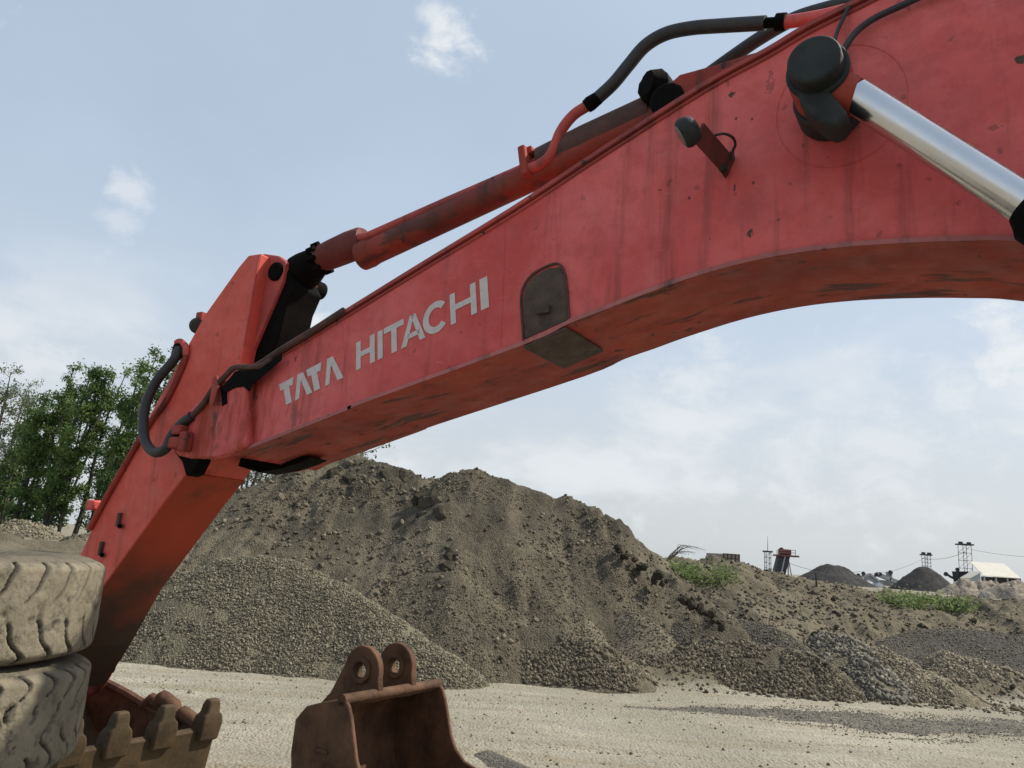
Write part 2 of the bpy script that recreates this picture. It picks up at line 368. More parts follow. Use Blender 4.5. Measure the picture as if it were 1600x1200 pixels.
# ------------------------------------------------------------------ ground
FOOT = [(-60, 10.8), (-6, 10.8), (0, 11.0), (2.2, 11.0), (4.7, 11.4), (8, 11.9), (60, 12.5)]
EDGE_H = [(-60, 1.2), (-6, 1.2), (0, 1.7), (4.6, 1.75), (6.0, 1.55), (8.3, 1.38), (11, 1.30), (60, 1.25)]
def ground_h(x, y, detail=True):
    yf = np.interp(x, *zip(*FOOT)); eh = np.interp(x, *zip(*EDGE_H)); yt = yf + 4.9
    if detail:
        yf = yf + .35*fbm(x*.5, y*.1+3, 3); yt = yt + .6*fbm(x*.45+8, y*.1, 4)
    s = np.clip((y-yf)/(yt-yf), 0, 1); bank = sstep(0, 1, s)*.55 + s*.45
    far = np.interp(y, [0, 17, 45, 120, 400, 5000], [1., 1., .80, .45, .2, .2])
    h = eh*bank*far
    if detail:
        m = sstep(0, .12, s)*(1-sstep(1.0, 1.25, (y-yf)/(yt-yf)))
        h = h + m*(.18*fbm(x*1.1, y*1.1, 5) + .14*fbm(x*1.7+40, y*.7, 5, .55, True) + .03*fbm(x*9, y*9, 3))
        if np.ndim(x) == 2: h = h + m*sstep(-.15, .25, fbm(x*.5+9, y*.5, 3))*(clods_h(x, y, 1.6, .05, .3, 21) + clods_h(x, y, 4.2, .05, .35, 27))
        near = 1-sstep(0, .3, s)
        h = h + near*(.028*fbm(x*.5, y*1.1, 5) + .012*fbm(x*.25+5, y*4.5, 4) + .010*fbm(x*6, y*6, 4))
        # wheel ruts running across
        for yy, k in ((4.7, .018), (5.35, .022), (5.9, .016), (7.2, .022), (7.75, .018), (8.9, .018)):
            dy = y - (yy + .05*x + .12*np.sin(x*.4+yy))
            h = h - near*k*np.exp(-(dy/.10)**2) + near*k*.6*np.exp(-((np.abs(dy)-.2)/.07)**2)*(.6+.4*np.sin(x*38))
        for q, (yy, sl_, k) in enumerate(((4.3, .03, .012), (4.95, .06, .014), (5.15, .06, .012), (6.1, .04, .014), (6.25, .04, .012), (6.95, .055, .012), (7.45, .03, .012), (8.05, .05, .014), (8.2, .05, .012), (9.25, .04, .012), (9.4, .04, .012))):
            dy = y - (yy + sl_*x + .06*np.sin(x*.7+yy*3)); h = h - near*k*np.exp(-(dy/.04)**2)*(.65+.35*np.sin(x*30+q)) + near*.5*k*np.exp(-((dy-.08)/.04)**2)
    return h, bank
def axis(a, b, step, lo, hi, g=1.12):
    c = list(np.arange(a, b+1e-6, step)); s = step
    while c[-1] < hi: s *= g; c.append(c[-1]+s)
    s = step; l = [a]
    while l[-1] > lo: s *= g; l.append(l[-1]-s)
    return np.array(l[:0:-1] + c)
def grid_faces(nx, ny):
    i = np.arange(nx-1); j = np.arange(ny-1); I, J = np.meshgrid(i, j); b = (J*nx+I).ravel()
    return np.stack([b, b+1, b+nx+1, b+nx], 1)
xs = axis(-7.5, 13, .06, -4000, 4000); ys = np.concatenate([axis(3.6, 11., .034, -300, 11.)[:-1], axis(11.05, 18.5, .055, 11.05, 5000)])
X, Y = np.meshgrid(xs, ys); Z, BK = ground_h(X, Y)
me = mesh_np('ground', np.stack([X, Y, Z], -1).reshape(-1, 3), grid_faces(len(xs), len(ys)), M['ground'], True,
             {'bank': (sstep(.004, .05, BK)*(1-.6*sstep(17, 24, Y))).ravel()})
ground = tag(link('ground', me), kind='structure')

# ------------------------------------------------------------------ stones
def ico():
    p = (1+sqrt(5))/2
    v = np.array([(-1, p, 0), (1, p, 0), (-1, -p, 0), (1, -p, 0), (0, -1, p), (0, 1, p), (0, -1, -p), (0, 1, -p), (p, 0, -1), (p, 0, 1), (-p, 0, -1), (-p, 0, 1)], float)
    v /= np.linalg.norm(v[0])
    f = [(0, 11, 5), (0, 5, 1), (0, 1, 7), (0, 7, 10), (0, 10, 11), (1, 5, 9), (5, 11, 4), (11, 10, 2), (10, 7, 6), (7, 1, 8), (3, 9, 4), (3, 4, 2), (3, 2, 6), (3, 6, 8), (3, 8, 9), (4, 9, 5), (2, 4, 11), (6, 2, 10), (8, 6, 7), (9, 8, 1)]
    return v, np.array(f)
OCT = (np.array([(1, 0, 0), (-1, 0, 0), (0, 1, 0), (0, -1, 0), (0, 0, 1), (0, 0, -1)], float),
       np.array([(0, 2, 4), (2, 1, 4), (1, 3, 4), (3, 0, 4), (2, 0, 5), (1, 2, 5), (3, 1, 5), (0, 3, 5)]))
ICO = ico()
def rand_rot(n):
    q = RNG.normal(size=(n, 4)); q /= np.linalg.norm(q, axis=1)[:, None]; a, b, c, d = q.T
    return np.stack([np.stack([1-2*(c*c+d*d), 2*(b*c-a*d), 2*(b*d+a*c)], 1), np.stack([2*(b*c+a*d), 1-2*(b*b+d*d), 2*(c*d-a*b)], 1), np.stack([2*(b*d-a*c), 2*(c*d+a*b), 1-2*(b*b+c*c)], 1)], 1)
def stones_mesh(P, S, m, name, shape=OCT):
    V0, F0 = shape; n = len(P); k = len(V0)
    V = V0[None]*(1 + .35*(RNG.random((n, k, 1))-.5)*2) * (1 + .4*(RNG.random((n, 1, 3))-.5)*2)
    V = np.einsum('nij,nkj->nki', rand_rot(n), V)*S[:, None, None] + P[:, None, :]
    F = F0[None] + (np.arange(n)*k)[:, None, None]
    return mesh_np(name, V.reshape(-1, 3), F.reshape(-1, 3), m, False, {'tint': np.repeat(RNG.random(n)**1.3, k)})
CLODS = []
for i in range(7):
    bm = bmesh.new(); bmesh.ops.create_icosphere(bm, subdivisions=1 if i < 5 else 2, radius=1)
    sq = (1, .75+.25*random.random(), .6+.25*random.random())
    for v in bm.verts: v.co = mathutils.Vector((v.co.x*sq[0], v.co.y*sq[1], v.co.z*sq[2]))*random.uniform(.72, 1.18)
    c = bpy.data.meshes.new('stone'); bm.to_mesh(c); bm.free()
    at = c.attributes.new('tint', 'FLOAT', 'POINT'); at.data.foreach_set('value', [random.uniform(.2, .8)]*len(c.vertices)); CLODS.append(c)
CLOD_CACHE = {}
def clod(parent, p, size, m):
    k = (random.randrange(len(CLODS)), m.name)
    if k not in CLOD_CACHE:
        c = CLODS[k[0]].copy(); c.materials.append(m); CLOD_CACHE[k] = c
    o = bpy.data.objects.new('stone', CLOD_CACHE[k]); COL.objects.link(o); o.parent = parent
    o.location = np.asarray(p) - ORG[parent.name]; o.scale = [size*random.uniform(.8, 1.2) for _ in range(3)]
    o.rotation_euler = [random.uniform(0, 6.3) for _ in range(3)]
    return o

# ------------------------------------------------------------------ heaps
HEAPH = []
def seg_dist(x, y, a, b):
    dx, dy = b[0]-a[0], b[1]-a[1]; t = np.clip(((x-a[0])*dx+(y-a[1])*dy)/(dx*dx+dy*dy+1e-9), 0, 1)
    return np.hypot(x-a[0]-t*dx, y-a[1]-t*dy), a[2]+t*(b[2]-a[2])
def heap(name, label, ridges, m, bbox, step=.06, noise=.12, lump=.06, cat='heap', group=None, gully=0., roundtop=.25, seed=0., concave=0., warp=.14, rough_where=None, clods=0.):
    """ridges: list of (polyline of world points, slope)"""
    x = np.arange(bbox[0], bbox[1], step); y = np.arange(bbox[2], bbox[3], step); X, Y = np.meshgrid(x, y)
    wx = X + warp*fbm(X*.8+seed, Y*.8, 3); wy = Y + warp*fbm(X*.8, Y*.8+seed+50, 3)
    H = np.full(X.shape, -9.)
    for pl, sl in ridges:
        for a, b in zip(pl[:-1], pl[1:]) if len(pl) > 1 else [(pl[0], pl[0])]:
            d, hz = seg_dist(wx, wy, a, b); d = np.sqrt(d*d+roundtop**2)-roundtop
            h = hz - sl*d + concave*np.minimum(d, 5)**2*.02
            H = np.maximum(H, h)
    G, _ = ground_h(X, Y, False)
    up = sstep(-.1, .5, H-G)
    rw = 1. if rough_where is None else rough_where(X, Y, H)
    H = H + up*(noise*fbm(X*.9+seed, Y*.9, 6, .55) + rw*lump*fbm(X*2.0+seed, Y*2.0, 5, .52, True) + gully*fbm(X*1.9+seed+.5*fbm(X*.7, Y*.9, 2), Y*.32, 5, .55, True) + .018*fbm(X*9, Y*9, 3))
    if clods: H = H + up*rw*(clods_h(X, Y, 1.5, clods*.5, .22, 5) + clods_h(X, Y, 5.5, clods*.22, .4, 13))
    keep = (H > G-.08)
    V = np.stack([X, Y, H], -1).reshape(-1, 3); F = grid_faces(len(x), len(y)); F = F[keep.ravel()[F].any(1)]
    used = np.unique(F); mp = np.full(len(V), -1); mp[used] = np.arange(len(used))
    c = V[used].mean(0); c[2] = G.min()
    me = mesh_np(name, V[used]-c, mp[F], m, True); o = link(name, me, None, c); tag(o, label, cat, group)
    vis = (H > G+.02); return o, (X, Y, H, vis)
def dust(o, surf, n, smin, smax, m, where=None, name='gravel', big=0, bigsize=(.06, .14), expo=2.2, sink=.25):
    X, Y, H, vis = surf; k = vis.copy()
    if where is not None: k &= where(X, Y, H)
    idx = np.flatnonzero(k.ravel())
    if len(idx) == 0: return
    p = idx[RNG.integers(0, len(idx), n)]; st = X[0, 1]-X[0, 0]
    # height at a jittered place, read off the grid by its local slope
    gx = np.gradient(H, axis=1)/st; gy = np.gradient(H, axis=0)/st
    jx = (RNG.random(n)-.5)*st; jy = (RNG.random(n)-.5)*st
    P = np.stack([X.ravel()[p]+jx, Y.ravel()[p]+jy, H.ravel()[p]+gx.ravel()[p]*jx+gy.ravel()[p]*jy], 1)
    S = smin + (smax-smin)*RNG.random(n)**expo; P[:, 2] += S*(1-2*sink)*.5
    me = stones_mesh(P-ORG[o.name], S, m, name); g = link(name, me, o); g['kind'] = 'stuff'
    for q in idx[RNG.integers(0, len(idx), big)]:
        s = random.uniform(*bigsize)*random.random()**.4
        clod(o, (X.ravel()[q], Y.ravel()[q], H.ravel()[q]+s*.2), s, m)
def RP(*pts): return [PY(*p) for p in pts]

# the great heap: two crests that run into one another and a spur between them
r1 = RP((230, 905, 17.4), (300, 838, 17.2), (345, 797, 16.9), (420, 757, 16.8), (505, 722, 16.6), (560, 722, 16.6), (605, 728, 16.5), (640, 741, 16.2), (664, 764, 15.9), (684, 806, 15.5))
r2 = RP((682, 778, 15.6), (698, 750, 15.4), (722, 738, 15.5), (752, 733, 15.6), (784, 745, 15.6), (812, 764, 15.5), (850, 777, 15.5), (900, 787, 15.4), (938, 808, 15.2), (958, 836, 14.9), (975, 862, 14.7), (1012, 876, 14.5), (1060, 904, 13.9), (1100, 938, 13.3), (1120, 960, 12.9))
spur = RP((694, 750, 15.4), (700, 790, 14.2), (706, 830, 13.4), (722, 890, 12.45), (735, 955, 11.75))
def rough1(X, Y, H): return .22 + 1.15*sstep(-.18, .28, fbm(X*.6+2, Y*.6+7, 4))*(.45 + .55*sstep(-.6, -1.6, X) + .55*sstep(.9, 2.2, X))
bigheap, sf = heap('soil_heap', 'towering brown heap of quarry soil and stone behind the buckets', [(r1, .58), (r2, .72), (spur, .76)], M['heap_brown'], (-10.5, 4.6, 8.8, 22), .05, .11, .10, gully=.075, seed=3, roundtop=.14, rough_where=rough1, clods=.20)
dust(bigheap, sf, 24000, .005, .024, M['stone_brown'], lambda X, Y, H: fbm(X*.8+31, Y*.8, 4) > .06, big=0, expo=3.2)
dust(bigheap, sf, 9000, .004, .014, M['stone_brown'], big=0, expo=2.6)
dust(bigheap, sf, 2200, .02, .055, M['stone_brown'], lambda X, Y, H: fbm(X*.7, Y*.7+3, 3) > .0, name='rubble', expo=2.)
dust(bigheap, sf, 10, .03, .05, M['stone_brown'], lambda X, Y, H: (X < -1.0) & (X > -5.5) & (H > 1.7) & (Y < 16.5), name='rubble', big=60, bigsize=(.05, .12))
dust(bigheap, sf, 10, .03, .05, M['stone_brown'], lambda X, Y, H: (X >= -1.2) & (Y < 15) & (H < 2.4), name='rubble', big=35, bigsize=(.04, .09))
# overhanging dark clods near the crest
for px, py, Y_, s in ((612, 752, 15.9, .30), (594, 742, 16.0, .24), (630, 748, 15.9, .24), (672, 790, 14.4, .30), (655, 782, 14.6, .2), (690, 806, 13.7, .2), (664, 808, 14.0, .2), (545, 750, 15.6, .18), (520, 742, 15.8, .18), (704, 868, 12.75, .15), (700, 890, 12.5, .16), (655, 822, 13.8, .12), (448, 775, 16.0, .2), (470, 780, 15.7, .16), (428, 792, 15.8, .16), (455, 862, 13.6, .17), (480, 850, 13.8, .14)):
    clod(bigheap, PY(px, py, Y_), s, M['heap_brown'])
for k in range(34):   # ragged broken shoulder that falls to the right
    q = random.random(); px = 965+165*q; py = 850+118*q+random.uniform(2, 16)
    clod(bigheap, PY(px, py, 14.1-1.7*q-random.uniform(.1, .5)), random.uniform(.04, .12), M['heap_brown'])

cone, sf = heap('gravel_heap', 'smooth rounded cone of grey gravel in front of the tall soil heap', [(RP((330, 884, 12.05), (370, 871, 12.05), (410, 868, 12.05), (450, 876, 11.95)), .84), (RP((450, 876, 11.95), (520, 910, 11.55), (600, 960, 11.00), (690, 1022, 10.50)), .84), (RP((330, 884, 12.05), (250, 925, 11.95), (165, 975, 11.85)), .80)],
                M['heap_grey'], (-8.2, .8, 8.8, 15.85), .05, .05, .02, seed=11, roundtop=.35, warp=.05)
dust(cone, sf, 56000, .006, .021, M['stone_grey'], lambda X, Y, H: fbm(X*1.1+5, Y*1.1, 4) + .25*fbm(X*6, Y*6, 2) > -.28, expo=1.8)
SMALL = [
 ('rubble_heap', 'low stony rubble mound at the foot of the tall soil heap', RP((748, 985, 11.80), (800, 978, 11.80), (860, 985, 11.70), (935, 1003, 11.40)), 0.69, 'heap_brown', 'stone_brown', 15000, .034, 22, .12),
 ('sand_heap', 'small smooth pale sand cone against the right flank of the tall heap', RP((893, 951, 12.50)), .95, 'heap_sand', 'stone_brown', 1500, .02, 0, .2),
 ('sand_heap', 'wider pale sand cone right of the smaller sand cone', RP((985, 951, 12.70), (1010, 966, 12.40)), .92, 'heap_sand', 'stone_brown', 2000, .02, 0, .2),
 ('dark_gravel_heap', 'flat topped dark gravel dump below the green shrub slope', RP((1068, 972, 12.90), (1130, 966, 13.10), (1200, 975, 12.90), (1215, 985, 12.70)), 0.76, 'heap_dark', 'stone_grey', 5000, .02, 0, .2),
 ('rubble_heap', 'long stony rubble bank in front of the dark gravel dump', RP((1030, 1018, 11.90), (1090, 1005, 12.10), (1160, 1004, 12.10), (1230, 1012, 12.00), (1275, 1030, 11.80)), 0.69, 'heap_brown', 'stone_brown', 15000, .034, 22, .12),
 ('rock_heap', 'spill of grey crushed rock on the right bank', RP((1292, 994, 12.80), (1330, 1000, 12.60), (1350, 1030, 12.10), (1365, 1060, 11.70)), 0.66, 'heap_grey', 'stone_blue', 6000, .045, 40, .08),
 ('tan_gravel_heap', 'tan gravel bank sloping to the road right of the grey crushed rock', RP((1370, 1015, 12.50), (1410, 1030, 12.30), (1450, 1050, 12.10), (1490, 1068, 11.90)), 0.64, 'heap_tan', 'stone_pale', 10000, .034, 16, .1),
 ('dark_gravel_heap', 'broad smooth dark gravel heap at the right edge of the bank', RP((1385, 1000, 13.70), (1440, 985, 14.10), (1500, 982, 14.30), (1560, 990, 14.30), (1660, 1000, 14.30), (1760, 1010, 14.10)), 0.60, 'heap_dark', 'stone_grey', 5000, .02, 0, .2),
 ('tan_gravel_heap', 'tan gravel tongue at the right edge by the pale sack', RP((1480, 1020, 13.10), (1530, 1035, 12.90), (1590, 1055, 12.70), (1680, 1075, 12.50)), 0.64, 'heap_tan', 'stone_pale', 10000, .034, 14, .1)]
for i, (nm, lb, rp, sl, hm, sm, n, mx, big, rt) in enumerate(SMALL):
    A = np.array(rp); e = A[:, 2].max()/sl + 1.2
    o, sf = heap(nm, lb, [(rp, sl)], M[hm], (A[:, 0].min()-e, A[:, 0].max()+e, A[:, 1].min()-e, A[:, 1].max()+e), .06, .05 if mx > .03 else .03, .06 if mx > .03 else .015, seed=20+i*7, roundtop=rt, clods=.06 if mx > .03 else 0.)
    dust(o, sf, n, .010, mx, M[sm], (lambda X, Y, H: fbm(X*1.3+i*3, Y*1.3, 4) > -.22) if mx > .03 else None, big=big, bigsize=(.03, .09), expo=3.4)
# low heaps at the far left under the trees
for i, (lb, rp) in enumerate((('pale gravel heap under the trees, above the tyre stack', RP((-40, 835, 24), (30, 816, 24), (60, 822, 24), (85, 838, 24))),
                              ('low brown heap between the pale gravel heap and the excavator arm', RP((90, 850, 22), (130, 838, 22), (170, 832, 22.5))),
                              ('shadowed brown heap at the left edge above the tyres', RP((-80, 820, 20.5), (-10, 826, 20.5), (20, 850, 20))))):
    A = np.array(rp); e = 4
    o, sf = heap('soil_heap', lb, [(rp, .5)], M['heap_tan' if i == 0 else 'heap_brown'], (A[:, 0].min()-e, A[:, 0].max()+e, A[:, 1].min()-e, A[:, 1].max()+e), .12, .15, .08, seed=70+i*5)
    dust(o, sf, 2500, .02, .06, M['stone_pale' if i == 0 else 'stone_brown'])
# dark gravel spread along the road
p0, p1, p2, p3 = PG(965, 1106), PG(1150, 1112), PG(1400, 1130), PG(1800, 1150)
xg = np.arange(p0[0]-.3, p3[0]+3, .04); yg = np.arange(5.8, 10.6, .04); X, Y = np.meshgrid(xg, yg)
yc = np.interp(X, [p0[0], p1[0], p2[0], p3[0]], [p0[1], p1[1], p2[1], p3[1]]) + .10*fbm(X*1.2, Y*.3, 4)
hw = np.interp(X, [p0[0], p1[0], p2[0], p3[0]], [.0, .30, .72, 1.0])*(1+.7*fbm(X*.9+9, Y*.6, 4))
G, _ = ground_h(X, Y); q = 1-((Y-yc)/np.maximum(hw, 1e-3))**2
H = G - .02 + .035*np.clip(q, -1, 1) + .022*fbm(X*3, Y*7, 5)
V = np.stack([X, Y, H], -1).reshape(-1, 3); F = grid_faces(len(xg), len(yg)); F = F[((q > -.9) & (H > G-.01)).ravel()[F].any(1)]
u_ = np.unique(F); mp = np.full(len(V), -1); mp[u_] = np.arange(len(u_)); c = V[u_].mean(0); c[2] = 0
strip = tag(link('gravel_strip', mesh_np('gravel_strip', V[u_]-c, mp[F], M['heap_strip'], True), None, c), 'long dark gravel strip spread along the dusty road', 'gravel')
dust(strip, (X, Y, np.maximum(H, G), q > -.8), 12000, .004, .012, M['stone_blue'])
gp = [PG(762, 1172, .05), PG(790, 1184, .06), PG(835, 1204, .05)]  # low dark ridge on the ground
o, sf = heap('dark_ridge', 'small dark ridge at the bottom edge right of the spare bucket', [(gp, .45)], M['heap_strip'], (gp[0][0]-.5, gp[2][0]+.5, gp[2][1]-.5, gp[0][1]+.5), .02, .01, .008, cat='gravel', roundtop=.03, warp=.03)
# loose stones on the road
n = 9000; gx = RNG.uniform(-7, 11, n); gy = 3.8 + 7.6*RNG.random(n); k = fbm(gx*.6, gy*1.1, 3) + .6*RNG.random(n) > .12; gx, gy = gx[k], gy[k]
gz, _ = ground_h(gx, gy); S = .003 + .015*RNG.random(len(gx))**3.5
g = link('loose_stones', stones_mesh(np.stack([gx, gy, gz+S*.3], 1), S, M['stone_pale'], 'loose_stones'), ground); g['kind'] = 'stuff'
n = 16000; gx = RNG.uniform(1.5, 12, n); gy = RNG.uniform(11, 17, n); gz, _ = ground_h(gx, gy); S = .008 + .035*RNG.random(n)**3
g = link('loose_stones', stones_mesh(np.stack([gx, gy, gz+S*.2], 1), S, M['stone_brown'], 'loose_stones'), ground); g['kind'] = 'stuff'
for i in range(70):
    x, y = random.uniform(-6, 10), random.uniform(5, 11.2) if i < 40 else random.uniform(10.6, 11.6)
    z, _ = ground_h(np.array([x]), np.array([y])); s = random.uniform(.012, .032); clod(ground, (x, y, z[0]+s*.1), s, M['stone_pale'])
for i in range(60):
    x, y = random.uniform(2.4, 11), random.uniform(11.8, 16)
    z, _ = ground_h(np.array([x]), np.array([y])); s = random.uniform(.03, .09); clod(ground, (x, y, z[0]+s*.2), s, M['heap_brown'] if i % 3 else M['stone_brown'])

# ------------------------------------------------------------------ excavator
ex = thing('excavator', UZ(0, 0, BW/2), 'large red excavator with its long white-lettered boom reaching across the sky', 'excavator')
def prism_px(pts, w0, w1, wref=None):
    mb = MB(); P = [PB(x, y, w0 if wref is None else wref) + (0 if wref is None else BN*(w0-wref)) for x, y in pts]
    return mb.prism(P, BN*(w1-w0))
TOP = [PB(*p) for p in ((368, 594), (400, 575), (442, 549), (538, 490), (653, 419), (802, 328), (940, 237), (1100, 135), (1200, 80), (1260, 44), (1340, 4))] + \
      [UZ(u, z) for u, z in ((-.42, 3.96), (-.7, 3.965), (-1.05, 3.90), (-1.6, 3.58), (-2.3, 2.98), (-2.9, 2.3))]
BOT = [PB(*p) for p in ((366, 707), (393, 695), (537, 638), (569, 624), (818, 533), (886, 501), (940, 480), (1000, 456), (1100, 421), (1200, 396), (1300, 381), (1400, 373), (1500, 369), (1600, 370))] + \
      [UZ(u, z) for u, z in ((-1.1, 2.70), (-1.6, 2.46), (-2.2, 2.08), (-2.75, 1.70))]
end = [UZ(-3.0, 1.95), UZ(-2.98, 1.75)]
# smooth the two long edges
TOPS = spline(TOP, 4); BOTS = spline(BOT, 4)
SET = .02
mb = MB(); mb.prism([p+BN*SET for p in TOPS + end + BOTS[::-1]], BN*(BW-2*SET)); boom = mb.build('boom', M['boom'], ex, smooth=30)
def flange(edge, t, up, w0, w1, name, m):
    mb = MB(); n = len(edge); vs = []; fs = []
    for i, p in enumerate(edge):
        tg = edge[min(i+1, n-1)]-edge[max(i-1, 0)]; tg = tg/np.linalg.norm(tg); nr = np.cross(tg, BN); nr = nr/np.linalg.norm(nr)
        if nr[2]*up < 0: nr = -nr
        a = p + nr*.004*0; vs += [a+BN*w0, a+BN*w1, a+nr*t+BN*w1, a+nr*t+BN*w0]
    for i in range(n-1):
        for k in range(4): fs.append((4*i+k, 4*i+(k+1) % 4, 4*i+4+(k+1) % 4, 4*i+4+k))
    fs += [(0, 1, 2, 3), tuple(4*(n-1)+k for k in (3, 2, 1, 0))]
    return mb.add(vs, fs).build(name, m, boom, bevel=.004)
flange(TOPS, .022, 1, 0, BW, 'top_plate', M['edge']); flange(BOTS, .02, -1, 0, BW, 'bottom_plate', M['boom_under'])
flange(BOTS, .019, -1, -.004, -.0005, 'plate_edge', M['pink']); flange(TOPS, .021, 1, -.004, -.0005, 'plate_edge', M['edge'])
# weld bead under the top plate
mb = MB(); mb.tube([p + BN*(SET-.002) - np.array([0, 0, .014]) for p in TOPS], .009, 6); mb.build('weld_bead', M['edge'], boom)
mb = MB(); mb.tube([p + BN*(SET-.002) + np.array([0, 0, .010]) for p in BOTS], .008, 6); mb.build('weld_bead', M['boom'], boom)
# dirty steel strip on the top edge near the tip
mb = MB(); mb.tube(spline([PB(x, y-4, -.006) for x, y in ((368, 590), (404, 574), (442, 549), (490, 520), (538, 489))], 4), .020, 8); mb.build('edge_pipe', M['grimebrown'], boom)
# tip: fork plates and the thick end
for w0, w1 in ((-.015, .035), (BW-.035, BW+.015)):
    prism_px([(262, 680), (296, 645), (322, 620), (346, 598), (368, 590), (368, 704), (357, 711), (338, 716), (300, 717), (281, 712), (268, 698)], w0, w1, 0).build('fork_plate', M['boom'], boom, bevel=.012)
prism_px([(362, 606), (376, 592), (393, 590), (393, 697), (366, 713), (362, 712)], -.035, BW+.035, 0).build('tip_casting', M['boom'], boom, bevel=.03, seg=3)
prism_px([(384, 694), (425, 702), (462, 708), (486, 715), (470, 722), (440, 732), (404, 738), (372, 728)], .36, .50, .36).build('grease_and_shade', M['grease'], boom)  # black block: shade and grease under the far tip, put in as colour
# lettering: each word is a quad on the plate
def word(q, polys, width):
    bl, br, tl, tr = [PB(x, y, SET) for x, y in q]
    for pl in polys:
        mb = MB()
        for poly in pl:
            P = []
            for x, y in poly:
                s = x/width; a = bl*(1-s)+br*s; b = tl*(1-s)+tr*s; P.append(a*(1-y)+b*y - BN*.003)
            mb.prism(P, BN*.002)
        mb.build('letter', M['white'], boom, smooth=0)
def bar(x0, x1, y0, y1): return [(x0, y0), (x1, y0), (x1, y1), (x0, y1)]
def Tt(x): return [[(x+4, .70), (x+28, .70), (x+28, 0), (x+70, 0), (x+70, .70), (x+96, .70), (x+112, 1), (x, 1)]]
def Vt(x): return [[(x, 0), (x+30, 0), (x+66, .72), (x+88, 0), (x+128, 0), (x+88, 1), (x+48, 1)]]
word(((442, 635.5), (537, 590), (436.5, 601), (529, 552)), [Tt(0), Vt(94), Tt(208), Vt(314)], 442)
def arcC(x, wd):
    cx, rx = x+wd*.52, wd*.52; o = []; i = []
    for k in range(25):
        a = radians(42 + 276*k/24); o.append((cx+rx*cos(a), .5+.52*sin(a))); i.append((cx+rx*.56*cos(a), .5+.31*sin(a)))
    return [[o[k], o[k+1], i[k+1], i[k]] for k in range(24)]
def Hh(x, wd): return [bar(x, x+34, 0, 1), bar(x+wd-36, x+wd, 0, 1), bar(x+34, x+wd-36, .42, .60)]
word(((557, 579), (765, 479.5), (557, 536), (762, 431)), [Hh(0, 140), [bar(162, 198, 0, 1)], [[(208, .8), (262, .8), (262, 0), (300, 0), (300, .8), (352, .8), (352, 1), (208, 1)]],
     [[(330, 0), (368, 0), (428, .99), (398, .99)], [(462, 0), (500, 0), (436, .99), (402, .99)], bar(378, 462, .22, .38)], arcC(486, 170), Hh(672, 170), [bar(868, 918, 0, 1)]], 920)
for x0, y0, x1, y1 in ((866, 296, 872, 412), (535, 505, 542, 632), (790, 345, 783, 540)):
    MB().tube([PB(x0, y0, SET+.001), PB((x0+x1)/2, (y0+y1)/2, SET+.001), PB(x1, y1, SET+.001)], .0035, 5).build('weld_bead', M['boom'], boom)
# bare plate welded over the lower edge
prism_px([(818, 530), (815, 470), (819, 447), (832, 430), (855, 418), (872, 416), (880, 430), (884, 470), (886, 499)], SET-.012, SET+.01, 0).build('repair_plate', M['patch'], boom, bevel=.005)
pa, pb = PB(820, 531), PB(886, 500); dn = np.array([0, 0, -.032]); mb = MB(); mb.prism([pa+dn-BN*.006, pb+dn-BN*.006, pb+dn+BN*.40, pa+dn+BN*.40], (0, 0, -.012)); mb.build('repair_plate', M['patch'], boom, bevel=.004)
mb = MB(); mb.box(PB(849, 484, 0), BD*.035, (0, 0, .02), BN*.012); mb.build('lug', M['patch'], boom, bevel=.006)
mb = MB(); mb.tube(spline([PB(x, y, SET-.008) for x, y in ((818, 532), (814, 470), (819, 446), (833, 428), (857, 415), (874, 413), (883, 432), (887, 470), (889, 498))], 5), .006, 6); mb.build('weld_bead', M['grimebrown'], boom)
# chips and tabs on the plate
for x, y, a, b in ((1144, 147, .018, .012), (1171, 366, .010, .016), (1148, 294, .008, .015), (1177, 286, .005, .007), (1077, 309, .008, .006), (1216, 343, .006, .005), (1173, 362, .012, .008), (462, 561, .008, .014), (1031, 297, .008, .003), (1150, 185, .006, .006), (1175, 186, .006, .005), (1598, 90, .02, .02)):
    mb = MB(); c = PB(x, y, SET); mb.prism([c-BN*.0015+BD*a*cos(q)*random.uniform(.3, 1.3)+np.array([0, 0, b*sin(q)*random.uniform(.4, 1.5)]) for q in np.linspace(0, 5.6, 9)], BN*.003); o = mb.build('paint_chip', M['patch'], boom, smooth=0)
# large round boss outline of the cylinder pin
c = PB(1312, 165, SET); ring = []
for k in range(49):
    a = 2*pi*k/48; ring.append(c + BD*.245*cos(a) + np.array([0, 0, .265*sin(a)]) - BN*.001)
mb = MB(); mb.tube(ring, .0018, 6); mb.build('weld_ring', M['boom'], boom)
# work lamp on its bracket
lf, lt = PB(1141, 262, SET), PB(1092, 207, -.26)
dv = lt-lf; dv = dv/np.linalg.norm(dv); side = np.cross(dv, _F); side = side/np.linalg.norm(side); out = np.cross(side, dv)
mb = MB(); mb.box((lf+lt)/2, (lt-lf)*.5, side*.042, out*.006); lamp = mb.build('lamp_bracket', M['grimered'], ex, bevel=.003)
mb = MB(); mb.box(lf+BN*(-.005)+dv*.01, dv*.012, side*.05, BN*.03); mb.build('bracket_foot', M['grimebrown'], lamp, bevel=.006)
mb = MB(); mb.cyl(lf+side*.03-BN*.03+dv*.01, lf+side*.03-BN*.05+dv*.02, .018, seg=6); mb.build('bolt', M['boot'], lamp)
lc = PB(1074, 206, -.28); ax = (np.array([-.75, -.35, .10])); ax = ax/np.linalg.norm(ax)
ax2 = -side*.2 + np.array([0, 0, -.05])
mb = MB(); hx = BD*.75 - BN*.15 + np.array([0, 0, -.45]); hx = hx/np.linalg.norm(hx)
prof = [(-.045, .004), (-.044, .030), (-.034, .050), (-.012, .060), (.012, .062), (.026, .056), (.030, .046)]
